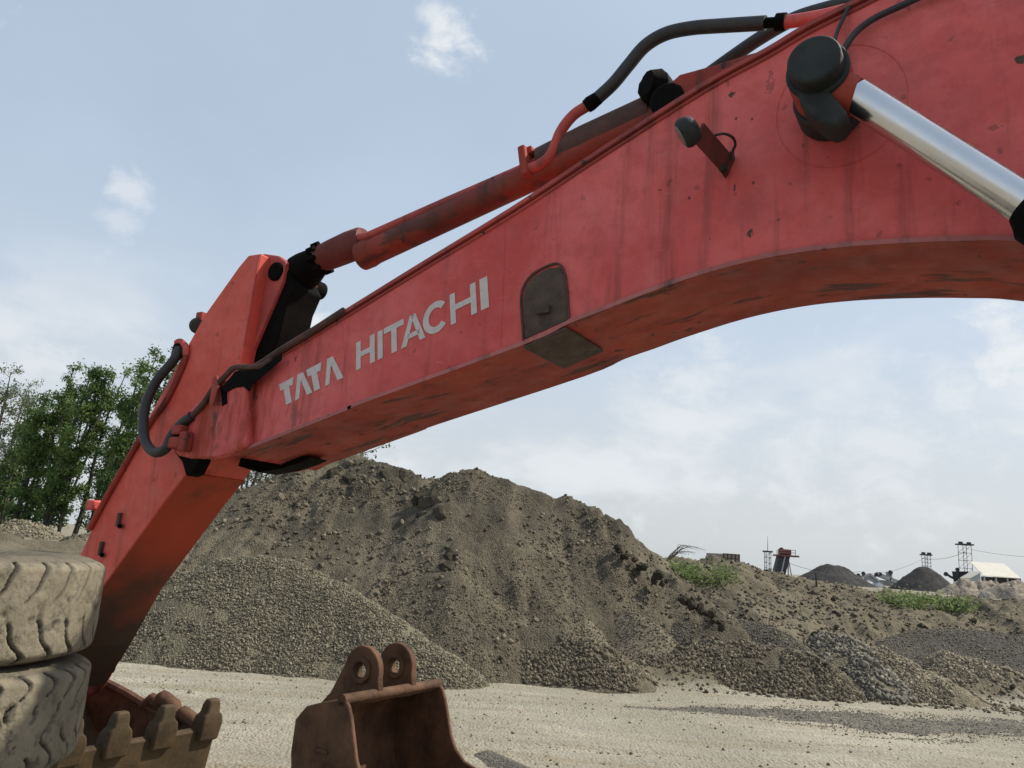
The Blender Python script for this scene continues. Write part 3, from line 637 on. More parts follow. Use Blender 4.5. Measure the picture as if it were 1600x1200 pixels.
mb.tube([lc+hx*a for a, r in prof], [r for a, r in prof], 24); mb.build('lamp_housing', M['boot'], lamp, smooth=50)
mb = MB(); mb.cyl(lc+hx*.0302, lc+hx*.034, .044, .040, seg=24); mb.build('lamp_lens', plain('dusty_lens', (.10, .11, .11), (.18, .19, .18), 20, .3), lamp)
mb = MB(); mb.tube(spline([PB(x, y, wo) for x, y, wo in ((1118, 211, -.2), (1132, 209, -.17), (1145, 215, -.12), (1149, 226, -.06), (1145, 236, -.03), (1146, 250, -.02))], 5), .006, 6); mb.build('lamp_wire', M['rubber'], lamp)

# boom cylinder on the near side, its rod eye under a rubber boot
pe = PB(1284, 130, -.20); rodA, rodB = PB(1338, 150, -.20), PB(1604, 320, -.20); rd = (rodB-rodA); rd = rd/np.linalg.norm(rd)
rod = MB().cyl(rodA, rodB+rd*.05, .063, seg=48).build('boom_cylinder', M['chrome'], ex, smooth=60)
base = UZ(-2.15, 1.35, -.20)
mb = MB(); mb.tube([rodB-rd*.0, rodB+rd*.03, rodB+rd*.05, rodB+rd*.12, rodB+rd*.13], [.068, .085, .10, .10, .095], 40); mb.build('gland', M['grease'], rod)
mb = MB(); mb.cyl(rodB+rd*.13, rodB+rd*1.5, .09, seg=40); mb.build('barrel', M['boom_under'], rod)
mb = MB(); mb.tube([pe-rd*.05, pe+rd*.10, rodA+rd*.008], [.085, .085, .066], 36); mb.build('rod_eye', M['boom_under'], rod, smooth=40)
mb = MB(); mb.cyl(pe-BN*.075, pe+BN*.085, .112, seg=40); mb.build('rod_eye', M['boom_under'], rod, bevel=.01)
def disc(c0, c1, r, name, m, bev=.02): return MB().cyl(c0, c1, r, seg=44).build(name, m, rod, bevel=bev, seg=3)
disc(pe-BN*.165, pe-BN*.085, .094, 'pin_cap', M['boot'], .012); disc(pe-BN*.10, pe-BN*.072, .112, 'pin_flange', M['boot'], .010)
disc(pe+BN*.088, pe+BN*.22, .125, 'pin_boss', M['boot'], .01)
# torn rubber flap hanging from the pin
bp = [(1228, 110), (1262, 62), (1300, 84), (1318, 112), (1312, 150), (1300, 172), (1318, 196), (1298, 201), (1276, 190), (1252, 170), (1238, 142)]
fl = [(1238, 128), (1250, 160), (1262, 176), (1280, 190), (1298, 199), (1312, 192), (1326, 176), (1304, 150), (1280, 120)]
prism_px(fl, -.30, -.16, -.30).build('rubber_flap', M['boot'], rod, bevel=.02, seg=3)
for pts, r in ((((1318, 78, -.05), (1336, 52, -.02), (1364, 30, -.015), (1410, 8, -.012), (1452, -10, -.012), (1500, -20, -.01)), .013), (((1303, 68, -.06), (1308, 50, -.02), (1318, 28, -.01), (1326, 10, -.005)), .008)):
    MB().tube(spline([PB(*p) for p in pts], 6), r, 8).build('grease_line', M['rubber'], rod)

# dipper arm
A0, A1 = .10, .54
arm_pts = [(408, 396), (388, 399), (373, 417), (319, 493), (233, 650), (162, 782), (133, 850)]
left = [PB(x, y, A0) for x, y in arm_pts] + [UZ(u, z, A0) for u, z in ((4.80, 1.20), (4.98, .85), (5.02, .66), (4.96, .54), (4.84, .56))]
right = [UZ(4.62, .86, A0)] + [PB(x, y, A0) for x, y in ((157, 921), (259, 781), (293, 738), (345, 665), (368, 600), (381, 540))]
mb = MB(); mb.prism(left + right, BN*(A1-A0)); arm = mb.build('dipper_arm', M['arm'], ex, bevel=.008)
# orange under face, a wear plate on the side that looks to the cab
rp = [UZ(4.84, .56, A0)] + right[:4]
mb = MB()
for a, b in zip(rp[:-1], rp[1:]):
    t_ = b-a; nr = np.cross(t_, BN); nr = nr/np.linalg.norm(nr)
    if nr @ BD > 0: nr = -nr
    mb.prism([a+BN*.004, b+BN*.004, b+nr*.006+BN*.004, a+nr*.006+BN*.004], BN*(A1-A0-.008))
def under():
    t = NT('grimy_under_face', .65, 0, .3); c = t.ramp(t.noise(3, 7, .65), (.35, (.42, .050, .016)), (.7, (.30, .042, .018)))
    c = t.mix(t.ramp(t.noise(2.2, 9, .7), (.50, 0.), (.66, .8)), c, (.045, .028, .016))
    sp = t.N.new('ShaderNodeSeparateXYZ'); t.L.new(t.tc.outputs['Object'], sp.inputs[0])
    mud = t.math('ADD', sp.outputs[2], t.math('MULTIPLY', t.noise(2.5, 7, .65), .9))
    c = t.mix(t.ramp(t.math('MULTIPLY', mud, .4), (.60, .95), (.82, 0.)), c, (.040, .029, .018))
    t.color(c); return t.m
mb.build('wear_plate', under(), arm)
MB().tube([p + BN*.0 for p in (PB(381, 540, A0-.006), PB(405, 400, A0-.006))], .006, 6).build('weld_bead', M['edge'], arm)
# clevis for the arm cylinder at its top
for w0, w1 in ((.17, .23), (.41, .47)):
    prism_px([(392, 402), (412, 396), (434, 399), (446, 408), (440, 440), (416, 496), (392, 552), (360, 575), (370, 500)], w0, w1, .17).build('clevis_plate', M['edge'], arm, bevel=.01)
cp = PB(428, 423, .15)
MB().cyl(cp, cp+BN*.42, .062, seg=24).build('clevis_pin', M['grease'], arm, bevel=.01)
prism_px([(430, 404), (446, 412), (460, 446), (446, 478), (434, 530), (420, 556), (392, 588), (372, 576), (392, 545), (420, 480)], .20, .44, .20).build('greasy_gap_plate', M['grease'], arm, bevel=.01)
prism_px([(466, 470), (474, 468), (472, 540), (452, 556), (462, 520)], .42, .45, .42).build('clevis_web', M['edge'], arm)
MB().cyl(PB(309, 509, A0+.02), PB(309, 509, A0+.16), .055, seg=20).build('bump_stop', M['rubber'], arm, bevel=.015)
MB().box(PB(322, 498, A0+.08), BD*.03, (0, 0, .03), BN*.06).build('stop_bracket', M['red_dirty'], arm, bevel=.004)
pipe = spline([PB(x, y, A0-.015) for x, y in ((290, 545), (289, 562), (262, 622), (232, 664), (190, 735), (158, 792), (140, 826))], 5)
MB().tube(pipe, .020, 10).build('hydraulic_pipe', M['red_dirty'], arm)
MB().tube(spline([PB(x, y, A0-.02) for x, y in ((276, 536), (282, 534), (290, 542), (290, 556))], 5), .022, 10).build('pipe_elbow', M['boom'], arm)
hose = spline([PB(x, y, wo) for x, y, wo in ((279, 545, .07), (272, 562, .04), (243, 598, 0), (226, 640, -.03), (226, 685, -.05), (240, 706, -.06), (258, 702, -.06), (268, 682, -.05), (282, 664, -.04), (300, 650, -.03))], 6)
MB().tube(hose, .031, 12).build('hydraulic_hose', M['rubber'], arm)
MB().cyl(PB(280, 541, .08), PB(276, 556, .06), .036, seg=12).build('hose_fitting', M['grease'], arm)
MB().tube(spline([PB(x, y, -.03) for x, y in ((296, 654), (318, 630), (334, 606), (352, 588), (368, 574), (404, 573), (424, 562))], 4), .018, 10).build('hydraulic_pipe', M['grimebrown'], boom)
for x, y, a, b in ((280, 672, .05, .03), (276, 692, .055, .035), (290, 690, .035, .06)):
    MB().box(PB(x, y, -.045), BD*a, (0, 0, b), BN*.03).build('clamp_block', M['red_dirty'], boom, bevel=.012)
prism_px([(270, 704), (300, 706), (312, 716), (300, 740), (290, 744), (284, 722)], .0, .09, .0).build('grease_and_shade', M['grease'], boom, bevel=.01)
prism_px([(346, 606), (368, 580), (405, 578), (440, 552), (440, 562), (412, 586), (394, 600), (390, 612), (380, 604), (366, 606), (352, 614)], -.041, -.037, -.04).build('grease_and_shade', M['grease'], boom)
prism_px([(332, 590), (338, 586), (340, 604), (332, 634), (326, 632)], -.05, -.035, -.05).build('pipe_clamp', M['red_dirty'], boom, bevel=.004)
prism_px([(345, 605), (353, 600), (354, 630), (347, 634)], -.022, -.014, -.02).build('grease_and_shade', M['grease'], boom)
for x, y in ((186, 812), (158, 857)):
    MB().box(PB(x, y, A0-.01), BD*.014, (0, 0, .045), BN*.012).build('tab', M['grimebrown'], arm, bevel=.004)
    MB().cyl(PB(x+1, y+10, A0-.03), PB(x+1, y+10, A0), .015, seg=10).build('bolt', M['grease'], arm)
MB().box(PB(152, 790, A0+.05), BD*.05, (0, 0, .035), BN*.06).build('link_boss', M['boom'], arm, bevel=.015)

# arm cylinder above the boom, in its mid plane
WC = BW/2
a0, a1 = PB(503, 404, WC), PB(1052, 170, WC); ad = (a1-a0)/np.linalg.norm(a1-a0)
b0 = PB(566, 400, WC); b1 = PB(1046, 174, WC)
zz = np.cross(ad, BN); zz = zz if zz[2] > 0 else -zz
cyl = MB().tube([b0, b0+ad*.06, b0+ad*.10, a0+ad*((b1-a0)@ad)], [.090, .090, .082, .082], 36).build('arm_cylinder', M['barrel'], ex, smooth=50)
gl = a0
MB().tube([gl+ad*.0, gl+ad*.03, gl+ad*.10, gl+ad*.24, gl+ad*.34, gl+ad*.36], [.080, .088, .092, .096, .09, .08], 32).build('gland', M['grimered'], cyl)
MB().cyl(gl-ad*.06, gl+ad*.02, .060, seg=28).build('rod', M['chrome'], cyl)
MB().tube([PB(474, 424, WC)-ad*.04, PB(474, 424, WC)+ad*.03, gl-ad*.03], [.115, .12, .09], 20).build('rod_eye', M['grease'], cyl)
for k in range(9):
    a = 2*pi*k/9; o_ = gl+ad*(-.01)+(BN*cos(a)+zz*sin(a))*.095; MB().cyl(o_-ad*.03, o_+ad*.03, .017, seg=6).build('bolt', M['grease'], cyl)
MB().tube([PB(x, y, WC-.05) for x, y in ((545, 376), (575, 369), (700, 314), (828, 259))], .026, 12).build('hydraulic_pipe', M['edge'], cyl)
MB().box(PB(830, 262, WC-.02), ad*.022, zz*.088, BN*.10).build('pipe_clamp', M['red_dirty'], cyl, bevel=.008)
MB().box(PB(829, 238, WC-.05), ad*.022, zz*.022, BN*.03).build('clamp_bolt', M['red_dirty'], cyl, bevel=.006)
MB().tube(spline([PB(x, y, WC-.08) for x, y in ((818, 266), (842, 258), (862, 240), (876, 206), (896, 180), (922, 163))], 6), .029, 12).build('steel_tube', M['edge'], cyl)
MB().tube([PB(916, 167, WC-.08), PB(922, 162, WC-.08), PB(936, 152, WC-.08)], [.036, .04, .034], 12).build('hose_fitting', M['grease'], cyl)
MB().tube(spline([PB(x, y, WC-.08) for x, y in ((932, 155), (958, 131), (982, 102), (1008, 72), (1040, 53), (1080, 44), (1130, 40), (1196, 36))], 7), .034, 14).build('hydraulic_hose', M['rubber'], cyl)
MB().tube([PB(1194, 36, WC-.08), PB(1212, 35, WC-.08), PB(1213, 35, WC-.08), PB(1228, 34, WC-.08)], [.024, .024, .040, .040], 12).build('hose_fitting', M['grease'], cyl)
MB().tube(spline([PB(x, y, WC-.08) for x, y in ((1226, 35), (1260, 30), (1300, 22), (1350, 8), (1420, -20))], 4), .030, 12).build('steel_tube', M['boom'], cyl)
MB().tube(spline([PB(x, y, WC+.12) for x, y in ((1090, 128), (1140, 92), (1190, 58), (1240, 30), (1290, 14), (1340, 2), (1400, -16))], 5), .034, 12).build('hydraulic_hose', M['rubber'], boom)
for w0 in (.12, .46):
    prism_px([(1046, 130), (1062, 116), (1120, 100), (1170, 84), (1240, 66), (1240, 110), (1060, 190), (1030, 190)], w0, w0+.05, .12).build('cylinder_bracket', M['red_dirty'], boom, bevel=.008)
pc = PB(1040, 153, .10)
MB().cyl(pc, pc+BN*.06, .085, seg=14).build('bracket_pin', M['grease'], boom, bevel=.015)
MB().tube([PB(1030, 158, WC)-BN*.17, PB(1036, 156, WC)-BN*.14, PB(1040, 156, WC)+BN*.1], [.06, .085, .085], 11).build('cylinder_eye', M['grease'], cyl, smooth=35)
for a in (1.2, 1.7, 2.15, 2.6):
    o_ = PB(1040, 156, WC)+(ad*cos(a)+zz*sin(a))*.085; MB().cyl(o_-BN*.12, o_+BN*.08, .014, seg=6).build('bolt', M['grease'], cyl)
# caked dirt on the cylinder's upper half near the bracket
MB().tube([PB(848, 256, WC), PB(920, 222, WC), PB(1020, 176, WC)], [.092, .096, .093], 24).build('dirt_cake', M['grimebrown'], cyl)

# bucket on the arm: lies on the ground with its mouth up, teeth towards us
BK0, BK1 = -.20, .84
prof = [(3.985, .38), (4.02, .26), (4.10, .10), (4.25, .02), (4.55, .0), (4.95, .02), (5.30, .12), (5.52, .30), (5.58, .50)]
inner = [(4.02, .38), (4.06, .27), (4.13, .13), (4.27, .055), (4.55, .035), (4.94, .055), (5.27, .15), (5.48, .32), (5.54, .50)]
mb = MB(); mb.prism([UZ(u, z, BK0+.03) for u, z in prof + inner[::-1]], BN*(BK1-BK0-.06)); bucket = mb.build('bucket', M['mud'], ex, bevel=.006)
sidep = prof + [(5.30, .47), (5.0, .43), (4.6, .36), (4.3, .34), (4.1, .37)]
for w0, w1 in ((BK0, BK0+.03), (BK1-.03, BK1)):
    MB().prism([UZ(u, z, w0) for u, z in sidep], BN*(w1-w0)).build('side_plate', M['brown'], bucket, bevel=.006)
    rim = [UZ(u, z+.015, (w0+w1)/2) for u, z in ((5.58, .50), (5.30, .47), (5.0, .43), (4.6, .36), (4.3, .34))]
    MB().tube(rim, .034, 8).build('side_rim', M['brown'], bucket)
mb = MB(); mb.prism([UZ(4.04, .02, BK0-.005), UZ(3.972, .375, BK0-.005), UZ(4.02, .39, BK0-.005), UZ(4.12, .03, BK0-.005)], BN*(BK1-BK0+.01)); mb.build('cutting_edge', M['mud'], bucket, bevel=.012)
for wt in (-.17, .115, .43, .775):
    c = UZ(3.985, .43, wt); e = BN*.07; lean = BD*(-.03)
    def quad(h, hw, th): return [c+np.array([0, 0, h])+lean*h/.2 + BN*s*hw + BD*q*th for s, q in ((-1, -1), (1, -1), (1, 1), (-1, 1))]
    mb = MB(); lv = [quad(-.13, .078, .05), quad(-.02, .082, .060), quad(.03, .072, .056), quad(.05, .050, .046), quad(.10, .047, .040), quad(.138, .040, .026)]
    vs_ = sum(lv, []); fs_ = [(3, 2, 1, 0), tuple(20+k for k in range(4))]
    for i in range(5):
        for k in range(4): fs_.append((4*i+k, 4*i+(k+1) % 4, 4*i+4+(k+1) % 4, 4*i+4+k))
    mb.add(vs_, fs_); mb.build('tooth', M['mud'], bucket, bevel=.016, seg=3)
for wo in (.06, .54):
    MB().prism([UZ(u, z, wo) for u, z in ((5.58, .46), (5.50, .72), (5.30, .80), (5.05, .84), (4.88, .78), (4.84, .62), (4.95, .48), (5.15, .40))], BN*.05).build('bucket_ear', M['red_dirty'], bucket, bevel=.01)
MB().cyl(UZ(4.95, .66, .02), UZ(4.95, .66, .64), .055, seg=20).build('bucket_pin', M['grease'], bucket)
# lump of mud on the far side cutter
for u, z, s in ((4.5, .46, .08), (4.62, .44, .06), (4.25, .40, .07)):
    MB().tube([UZ(u+.16, z-.05, BK1-.02), UZ(u+.05, z+.01, BK1-.02), UZ(u-.08, z-.02, BK1-.02), UZ(u-.16, z-.08, BK1-.02)], [.03, s*.8, s*.7, .03], 8).build('side_cutter', M['brown'], bucket, smooth=60)
# revolving frame, tracks and counterweight, out of the picture to the right
mb = MB(); f0 = -4.3
mb.box(UZ(f0, 1.45, BW/2), BD*1.5, BN*1.35, (0, 0, .22)); deck = mb.build('revolving_frame', M['red_dirty'], ex, bevel=.03)
MB().box(UZ(f0-.9, 2.2, BW/2), BD*.75, BN*1.35, (0, 0, .52)).build('engine_housing', M['boom_under'], deck, bevel=.08)
MB().cyl(UZ(f0, .8, BW/2), UZ(f0, 1.24, BW/2), .7, seg=40).build('slewing_ring', M['grease'], deck)
for wo in (-.85, BW+.85):
    sh = [UZ(f0+1.9*cos(a), .46+.44*sin(a), wo-.3) for a in [2*pi*k/28 for k in range(28)]]
    sh = [UZ(f0+np.clip(cos(2*pi*k/28)*2.2, -1.7, 1.7)+.3*cos(2*pi*k/28), .46+.44*sin(2*pi*k/28), wo-.3) for k in range(28)]
    MB().prism(sh, BN*.6).build('track', M['dark_steel'], ex, bevel=.02)
MB().box(UZ(f0, .62, BW/2), BD*.8, BN*.95, (0, 0, .2)).build('undercarriage', M['dark_steel'], ex, bevel=.03)
for w0 in (-.02, BW+.0):
    MB().prism([UZ(u, z, w0) for u, z in ((-3.3, 1.6), (-2.75, 1.6), (-2.8, 2.0), (-3.15, 2.05))], BN*.03).build('foot_bracket', M['red_dirty'], deck, bevel=.01)

# ------------------------------------------------------------------ spare bucket on the ground
Q2 = PY(545, 1110, 4.6)
def B2(a, z, wo): p = Q2 - BD*a + BN*wo; return np.array([p[0], p[1], z])
bk = thing('spare_bucket', B2(.1, 0, .45), 'rusty brown spare bucket with two pin ears standing on the ground', 'bucket')
out2 = [(-.07, .785), (-.20, .755), (-.33, .712), (-.404, .63), (-.41, .45), (-.37, .25), (-.26, .09), (-.10, .02), (.30, .0), (.78, .02)]
in2 = [(.78, .05), (.30, .035), (-.08, .055), (-.235, .115), (-.335, .26), (-.375, .45), (-.368, .615), (-.315, .68), (-.19, .72), (-.05, .748)]
W2 = .92
MB().prism([B2(a, z, .025) for a, z in out2+in2], BN*(W2-.05)).build('shell', M['brown'], bk, bevel=.008)
side2 = out2 + [(.80, .07), (.62, .20), (.42, .29), (.29, .335), (.20, .36), (.13, .42), (.085, .50), (.02, .70), (-.01, .76), (-.035, .785)]
for w0 in (0, W2-.03):
    o = MB().prism([B2(a, z, w0) for a, z in side2], BN*.03).build('side_plate', M['brown'], bk, bevel=.009)
    if w0 == 0:
        for a, z, r in ((-.17, .50, .05), (-.12, .40, .04)): MB().box(B2(a, z, -.004), BD*r, (0, 0, .012), BN*.006).build('dent', M['brown'], o, bevel=.005)
mb = MB(); mb.tube([B2(-.06, .785, .0), B2(-.06, .785, W2)], .032, 12); mb.build('top_lip', M['brown'], bk)
mb = MB(); mb.prism([B2(a, z, .2) for a, z in ((-.06, .76), (-.30, .70), (-.30, .735), (-.06, .80))], BN*.5); mb.build('top_stiffener', M['brown'], bk, bevel=.01)
def ear(wo, t=.05):
    c = (-.185, .905); R_ = .135; r = .05; pts = []
    for k in range(17):
        a = radians(-12 + 180*k/16*1.02); pts.append((c[0]+R_*cos(a)*1.02, c[1]+R_*sin(a)*1.05))
    outl = pts + [(-.42, .74), (-.50, .66), (-.41, .60), (-.30, .68), (-.06, .74), (-.035, .80)]
    n = len(outl); hole = []
    ang = [math.atan2(z-c[1], a-c[0]) for a, z in outl]
    hole = [(c[0]+r*cos(q), c[1]+r*sin(q)) for q in ang]
    mb = MB(); vs_ = [B2(a, z, wo) for a, z in outl] + [B2(a, z, wo) for a, z in hole] + [B2(a, z, wo+t) for a, z in outl] + [B2(a, z, wo+t) for a, z in hole]; fs_ = []
    for i in range(n):
        j = (i+1) % n
        fs_ += [(i, j, n+j, n+i), (2*n+j, 2*n+i, 3*n+i, 3*n+j), (i, 2*n+i, 2*n+j, j), (n+i, n+j, 3*n+j, 3*n+i)]
    o = mb.add(vs_, fs_).build('ear', M['brown'], bk, bevel=.008)
    ringv = []; m2 = MB(); R2, r2 = .078, .049; N_ = 28; vs_ = []; fs_ = []
    for k in range(N_):
        q = 2*pi*k/N_
        for rr, ww in ((R2, wo-.018), (R2, wo+t+.018), (r2, wo+t+.018), (r2, wo-.018)): vs_.append(B2(c[0]+rr*cos(q), c[1]+rr*sin(q), ww))
    for k in range(N_):
        for m_ in range(4): fs_.append((4*k+m_, 4*k+(m_+1) % 4, 4*((k+1) % N_)+(m_+1) % 4, 4*((k+1) % N_)+m_))
    m2.add(vs_, fs_).build('ear_bushing', M['brown'], o, bevel=.006)
ear(.28); ear(.60)
for wt in (.06, .26, .46, .66, .86):
    MB().prism([B2(a, z, wt-.05) for a, z in ((.72, .0), (.72, .075), (.86, .075), (1.0, .035), (1.0, .02))], BN*.1).build('tooth', M['brown'], bk, bevel=.01)

# ------------------------------------------------------------------ stack of tyres
def tyre_mesh(seed, lug=34, amp=.5, broken=False):
    R_, Hh_ = .535, .15; ZS = 1.03; prof = []
    for k in range(13): a = radians(-180+k*0); 
    pr = [(.30, -.075), (.275, -.10), (.29, -.118), (.36, -.146), (.43, -.150), (.475, -.144), (.498, -.136)]
    tread = [(R_ - .004*(s**2) - .022*(max(0, abs(s)-.86)/.14)**2, s*.132) for s in np.linspace(-1, 1, 45)]
    pr = pr + tread + [(r, -z) for r, z in pr[::-1]] + [(.34, .06), (.36, 0), (.34, -.06)]
    na = 840; P = np.array(pr); np_ = len(P); th = np.linspace(0, 2*pi, na, endpoint=False)
    T, I = np.meshgrid(th, np.arange(np_), indexing='ij'); r = P[I, 0].copy(); z = P[I, 1].copy()
    s = z/.132; on = (I >= 7) & (I < 7+45)
    ph = T*lug/(2*pi) + seed*.37
    g = np.zeros_like(r)
    for half in (-1, 1):
        wig = .30*np.sin(s*4.6*half+.6) + .10*np.sin(s*9+seed) + (.5 if half > 0 else 0)
        cell = (ph + wig) % 1.0 - .5
        wdt = .060*(1+.9*sstep(.6, 1.0, s*half)) * (1 + .5*(vnoise(ph*1.0+seed, s*4+20)-.5))
        dep = 1-sstep(wdt*.55, wdt*1.15, np.abs(cell)); dep = dep*sstep(.12, .3, s*half)
        if broken: dep = dep*sstep(.30, .5, vnoise(ph*1.3+3, s*9+seed*3)+.35*(np.abs(s) > .55))
        g = np.maximum(g, dep)
    g = g*on
    chew = on*np.clip(fbm(T*16, s*3.2+seed*5, 5, .6)-.12, 0, 1)*np.exp(-(s/.55)**2)
    r = r - .020*g - .022*chew - on*.004*fbm(T*9, s*2+seed, 4) + .006*np.sin(T*3+seed)
    V = np.stack([r*np.cos(T), r*np.sin(T), (z + .15)*ZS], -1).reshape(-1, 3)
    a = np.arange(na); b = np.arange(np_); A, B = np.meshgrid(a, b, indexing='ij'); a2 = (A+1) % na; b2 = (B+1) % np_
    F = np.stack([A*np_+B, a2*np_+B, a2*np_+b2, A*np_+b2], -1).reshape(-1, 4)
    gr = np.clip(g*.95 + sstep(.15, .4, chew)*.5, 0, 1) + .35*((I < 7) | (I >= 52))
    return mesh_np('tyre', V, F, M['tyre'], True, {'groove': np.clip(gr, 0, 1).ravel()})
tmA, tmB = tyre_mesh(1.0), tyre_mesh(4.3, 36, broken=True)
TL = ['worn dusty truck tyre on top of the stack', 'second tyre from the top with broken lugs', 'third tyre down, hidden just under the second tyre', 'fourth tyre down in the tyre stack', 'bottom tyre of the stack resting on the ground']
TXY = (-1.806, 2.458)
for i in range(5):
    z = 1.55 - .31*(i+1)
    dx, dy = [(0, 0), (.03, -.01), (-.05, .02), (-.03, .03), (-.06, 0)][i]
    o = link('tyre', tmA if i in (0, 3) else tmB, None, (TXY[0]+dx, TXY[1]+dy, max(z, 0))); o.scale = ([.99, .965, .96, .97, .98][i],)*2+(1,); o.rotation_euler = (0, 0, [.3, 1.15, 2.9, 4.1, 5.2][i])
    tag(o, TL[i], 'tyre', 'old tyres stacked beside the excavator')

# ------------------------------------------------------------------ plants
def leaves(P, size, m, name, org, squash=.55, tint=None):
    n = len(P); Rm = rand_rot(n); S = size*(.6+.8*RNG.random(n))
    q = np.array([(-1, 0, 0), (0, -squash, .12), (1, 0, 0), (0, squash, .12)])
    V = np.einsum('nij,kj->nki', Rm, q)*S[:, None, None] + P[:, None, :] - org
    t = RNG.random(n) if tint is None else np.clip(tint + .35*(RNG.random(n)-.5), 0, 1)
    return mesh_np(name, V.reshape(-1, 3), np.arange(4*n).reshape(-1, 4), m, False, {'tint': np.repeat(t, 4)})
def tree(px, py_top, Yd, lean, rad, dens, label, m='leaf', bare=.30, leafsize=.058):
    top = PY(px, py_top, Yd); bx = top[0] - lean; base = np.array([bx, Yd, ground_h(np.array([bx]), np.array([Yd]), False)[0][0]-.1])
    t = thing('tree', base, label, 'tree', 'tall thin trees behind the heaps')
    mb = MB(); ctr = []; stems = random.choice((3, 4))
    for s_ in range(stems):
        off = np.array([random.uniform(-.5, .5), random.uniform(-.6, .6), 0])*(s_ > 0); k = 1 if s_ == 0 else random.uniform(.72, .97)
        spread = np.array([random.uniform(-.5, .5), random.uniform(-.5, .5), 0])*(s_ > 0); ph = random.uniform(0, 6)
        pts = [base + off + (top-base+spread)*q*k + np.array([.12*sin(q*6+ph), .1*cos(q*5+ph), 0]) for q in np.linspace(0, .99, 12)]
        mb.tube(pts, list(np.linspace(.13 if s_ == 0 else .09, .018, 12)), 6)
        for j in range(24):
            q = bare + (1-bare)*random.random()**.8; i0 = q*11; i_ = min(int(i0), 10); p = pts[i_]*(1-i0+i_) + pts[i_+1]*(i0-i_)
            f = (q-bare)/(1-bare); a = random.uniform(0, 6.28); ln = rad*(.45+.6*sin(pi*min(1, f*.75+.2)))*random.uniform(.35, 1.0)
            e = p + np.array([cos(a)*ln, sin(a)*ln, ln*random.uniform(.5, 1.2)]); mid = (p+e)/2 + np.array([0, 0, -.06])
            mb.tube([p, mid, e], [.018, .012, .005], 4, False)
            ctr += [(e, .26), (mid*.35+e*.65, .22)] + ([(p, .16)] if random.random() < .4 else [])
    mb.build('trunk', M['bark'], t, smooth=60)
    cp = np.array([c for c, _ in ctr]); cr = np.array([c for _, c in ctr])*RNG.uniform(.6, 1.5, len(ctr))
    n = int(.85*dens*len(ctr)); pw = cr**1.5; i = RNG.choice(len(ctr), n, p=pw/pw.sum()); d = RNG.normal(size=(n, 3))*.55
    P = cp[i] + d*cr[i][:, None]*np.array([1, 1, .8])
    link('crown', leaves(P, leafsize, M[m], 'crown', base, tint=RNG.random(len(ctr))[i]), t)
TREES = [(18, 580, 38, .8, .9, 26, 'pale sparse tree at the left edge of the tree row', 'leaf_pale', .25),
         (52, 596, 42, 1.0, .9, 22, 'thin pale tree just right of the leftmost tree', 'leaf_pale', .15),
         (78, 612, 38, 1.2, .55, 44, 'short thin green tree between the pale trees and the first full crown', 'leaf', .05),
         (112, 572, 36, 1.3, .6, 64, 'dense green tree, first full crown from the left', 'leaf', .05),
         (140, 578, 37, 1.2, .5, 50, 'slim green tree squeezed between the two fullest left crowns', 'leaf', .05),
         (164, 570, 35, 1.2, .62, 70, 'dense green tree left of the excavator arm', 'leaf', .05),
         (196, 580, 36, 1.1, .55, 56, 'green tree half hidden by the black hydraulic hose', 'leaf', .05),
         (222, 554, 37, 1.0, .55, 56, 'slim green tree just inside the curve of the black hose', 'leaf', .05),
         (250, 542, 34, 1.0, .7, 74, 'tallest green tree directly behind the excavator arm', 'leaf', .08),
         (288, 550, 35, .9, .7, 66, 'green tree whose crown tip shows beside the hose fitting', 'leaf', .1)]
for a in TREES: tree(a[0], a[1], a[2], a[3], a[4], a[5], a[6], a[7], a[8])
for px, pt, Yd, lb in ((350, 640, 36, 'bare thin tree first right of the arm under the boom tip'), (388, 640, 38, 'bare thin tree second right of the arm under the boom tip'), (418, 650, 36, 'bare thin tree third right of the arm under the boom tip'), (446, 640, 39, 'bare thin tree fourth right of the arm beside the heap')):
    tree(px, pt, Yd, .4, .8, 14, lb, 'leaf_pale', .5)
tree(565, 688, 30, .3, 1.5, 7, 'sparse twiggy crown showing over the tall heap below the boom', 'leaf_pale', .5, leafsize=.07)
def bush(px0, px1, py, Yd, n, hgt, label, m='leaf_bush', size=.032):
    a, b = PY(px0, py, Yd), PY(px1, py, Yd); c = (a+b)/2; L_ = np.linalg.norm(b-a)
    t = thing('shrub', c, label, 'shrub'); mb = MB(); P = []; 
    for k in range(46):
        s = random.random(); r = a*(1-s)+b*s + np.array([0, random.uniform(-.5, .5), 0]); r[2] = min(a[2], b[2])-.35 + (a[2]*(1-s)+b[2]*s-min(a[2], b[2]))
        e = r + np.array([random.uniform(-.5, .5), random.uniform(-.3, .3), .3+hgt*random.uniform(.4, 1.0)*(.4+.6*sin(pi*s))]); mid = (r+e)/2+np.array([0, 0, .1])
        mb.tube([r, mid, e], [.010, .007, .003], 4, False); P += [r*(1-q)+e*q + RNG.normal(size=3)*.10 for q in RNG.random(n//46)**.7]
    mb.build('stems', M['twig'], t); link('foliage', leaves(np.array(P), size, M[m], 'foliage', c, .4), t); return t
sh = bush(1005, 1140, 898, 15.2, 8000, .20, 'bright green feathery shrub on the ridge right of the tall heap')
mb = MB()
for k in range(16):
    p = PY(1040+random.uniform(-5, 5), 882, 15.5); q_ = [p]; x = 1045
    x1 = random.uniform(1065, 1104); yy = random.uniform(850, 866)
    pts = spline([PY(1040, 880, 15.5), PY(1052+random.uniform(-6, 6), 866, 15.5), PY((1052+x1)/2, yy, 15.5), PY(x1, yy+random.uniform(0, 8), 15.4)], 4)
    mb.tube(pts, [.008*(1-.8*i/len(pts)) for i in range(len(pts))], 4, False)
mb.build('arching_twigs', M['twig'], sh)
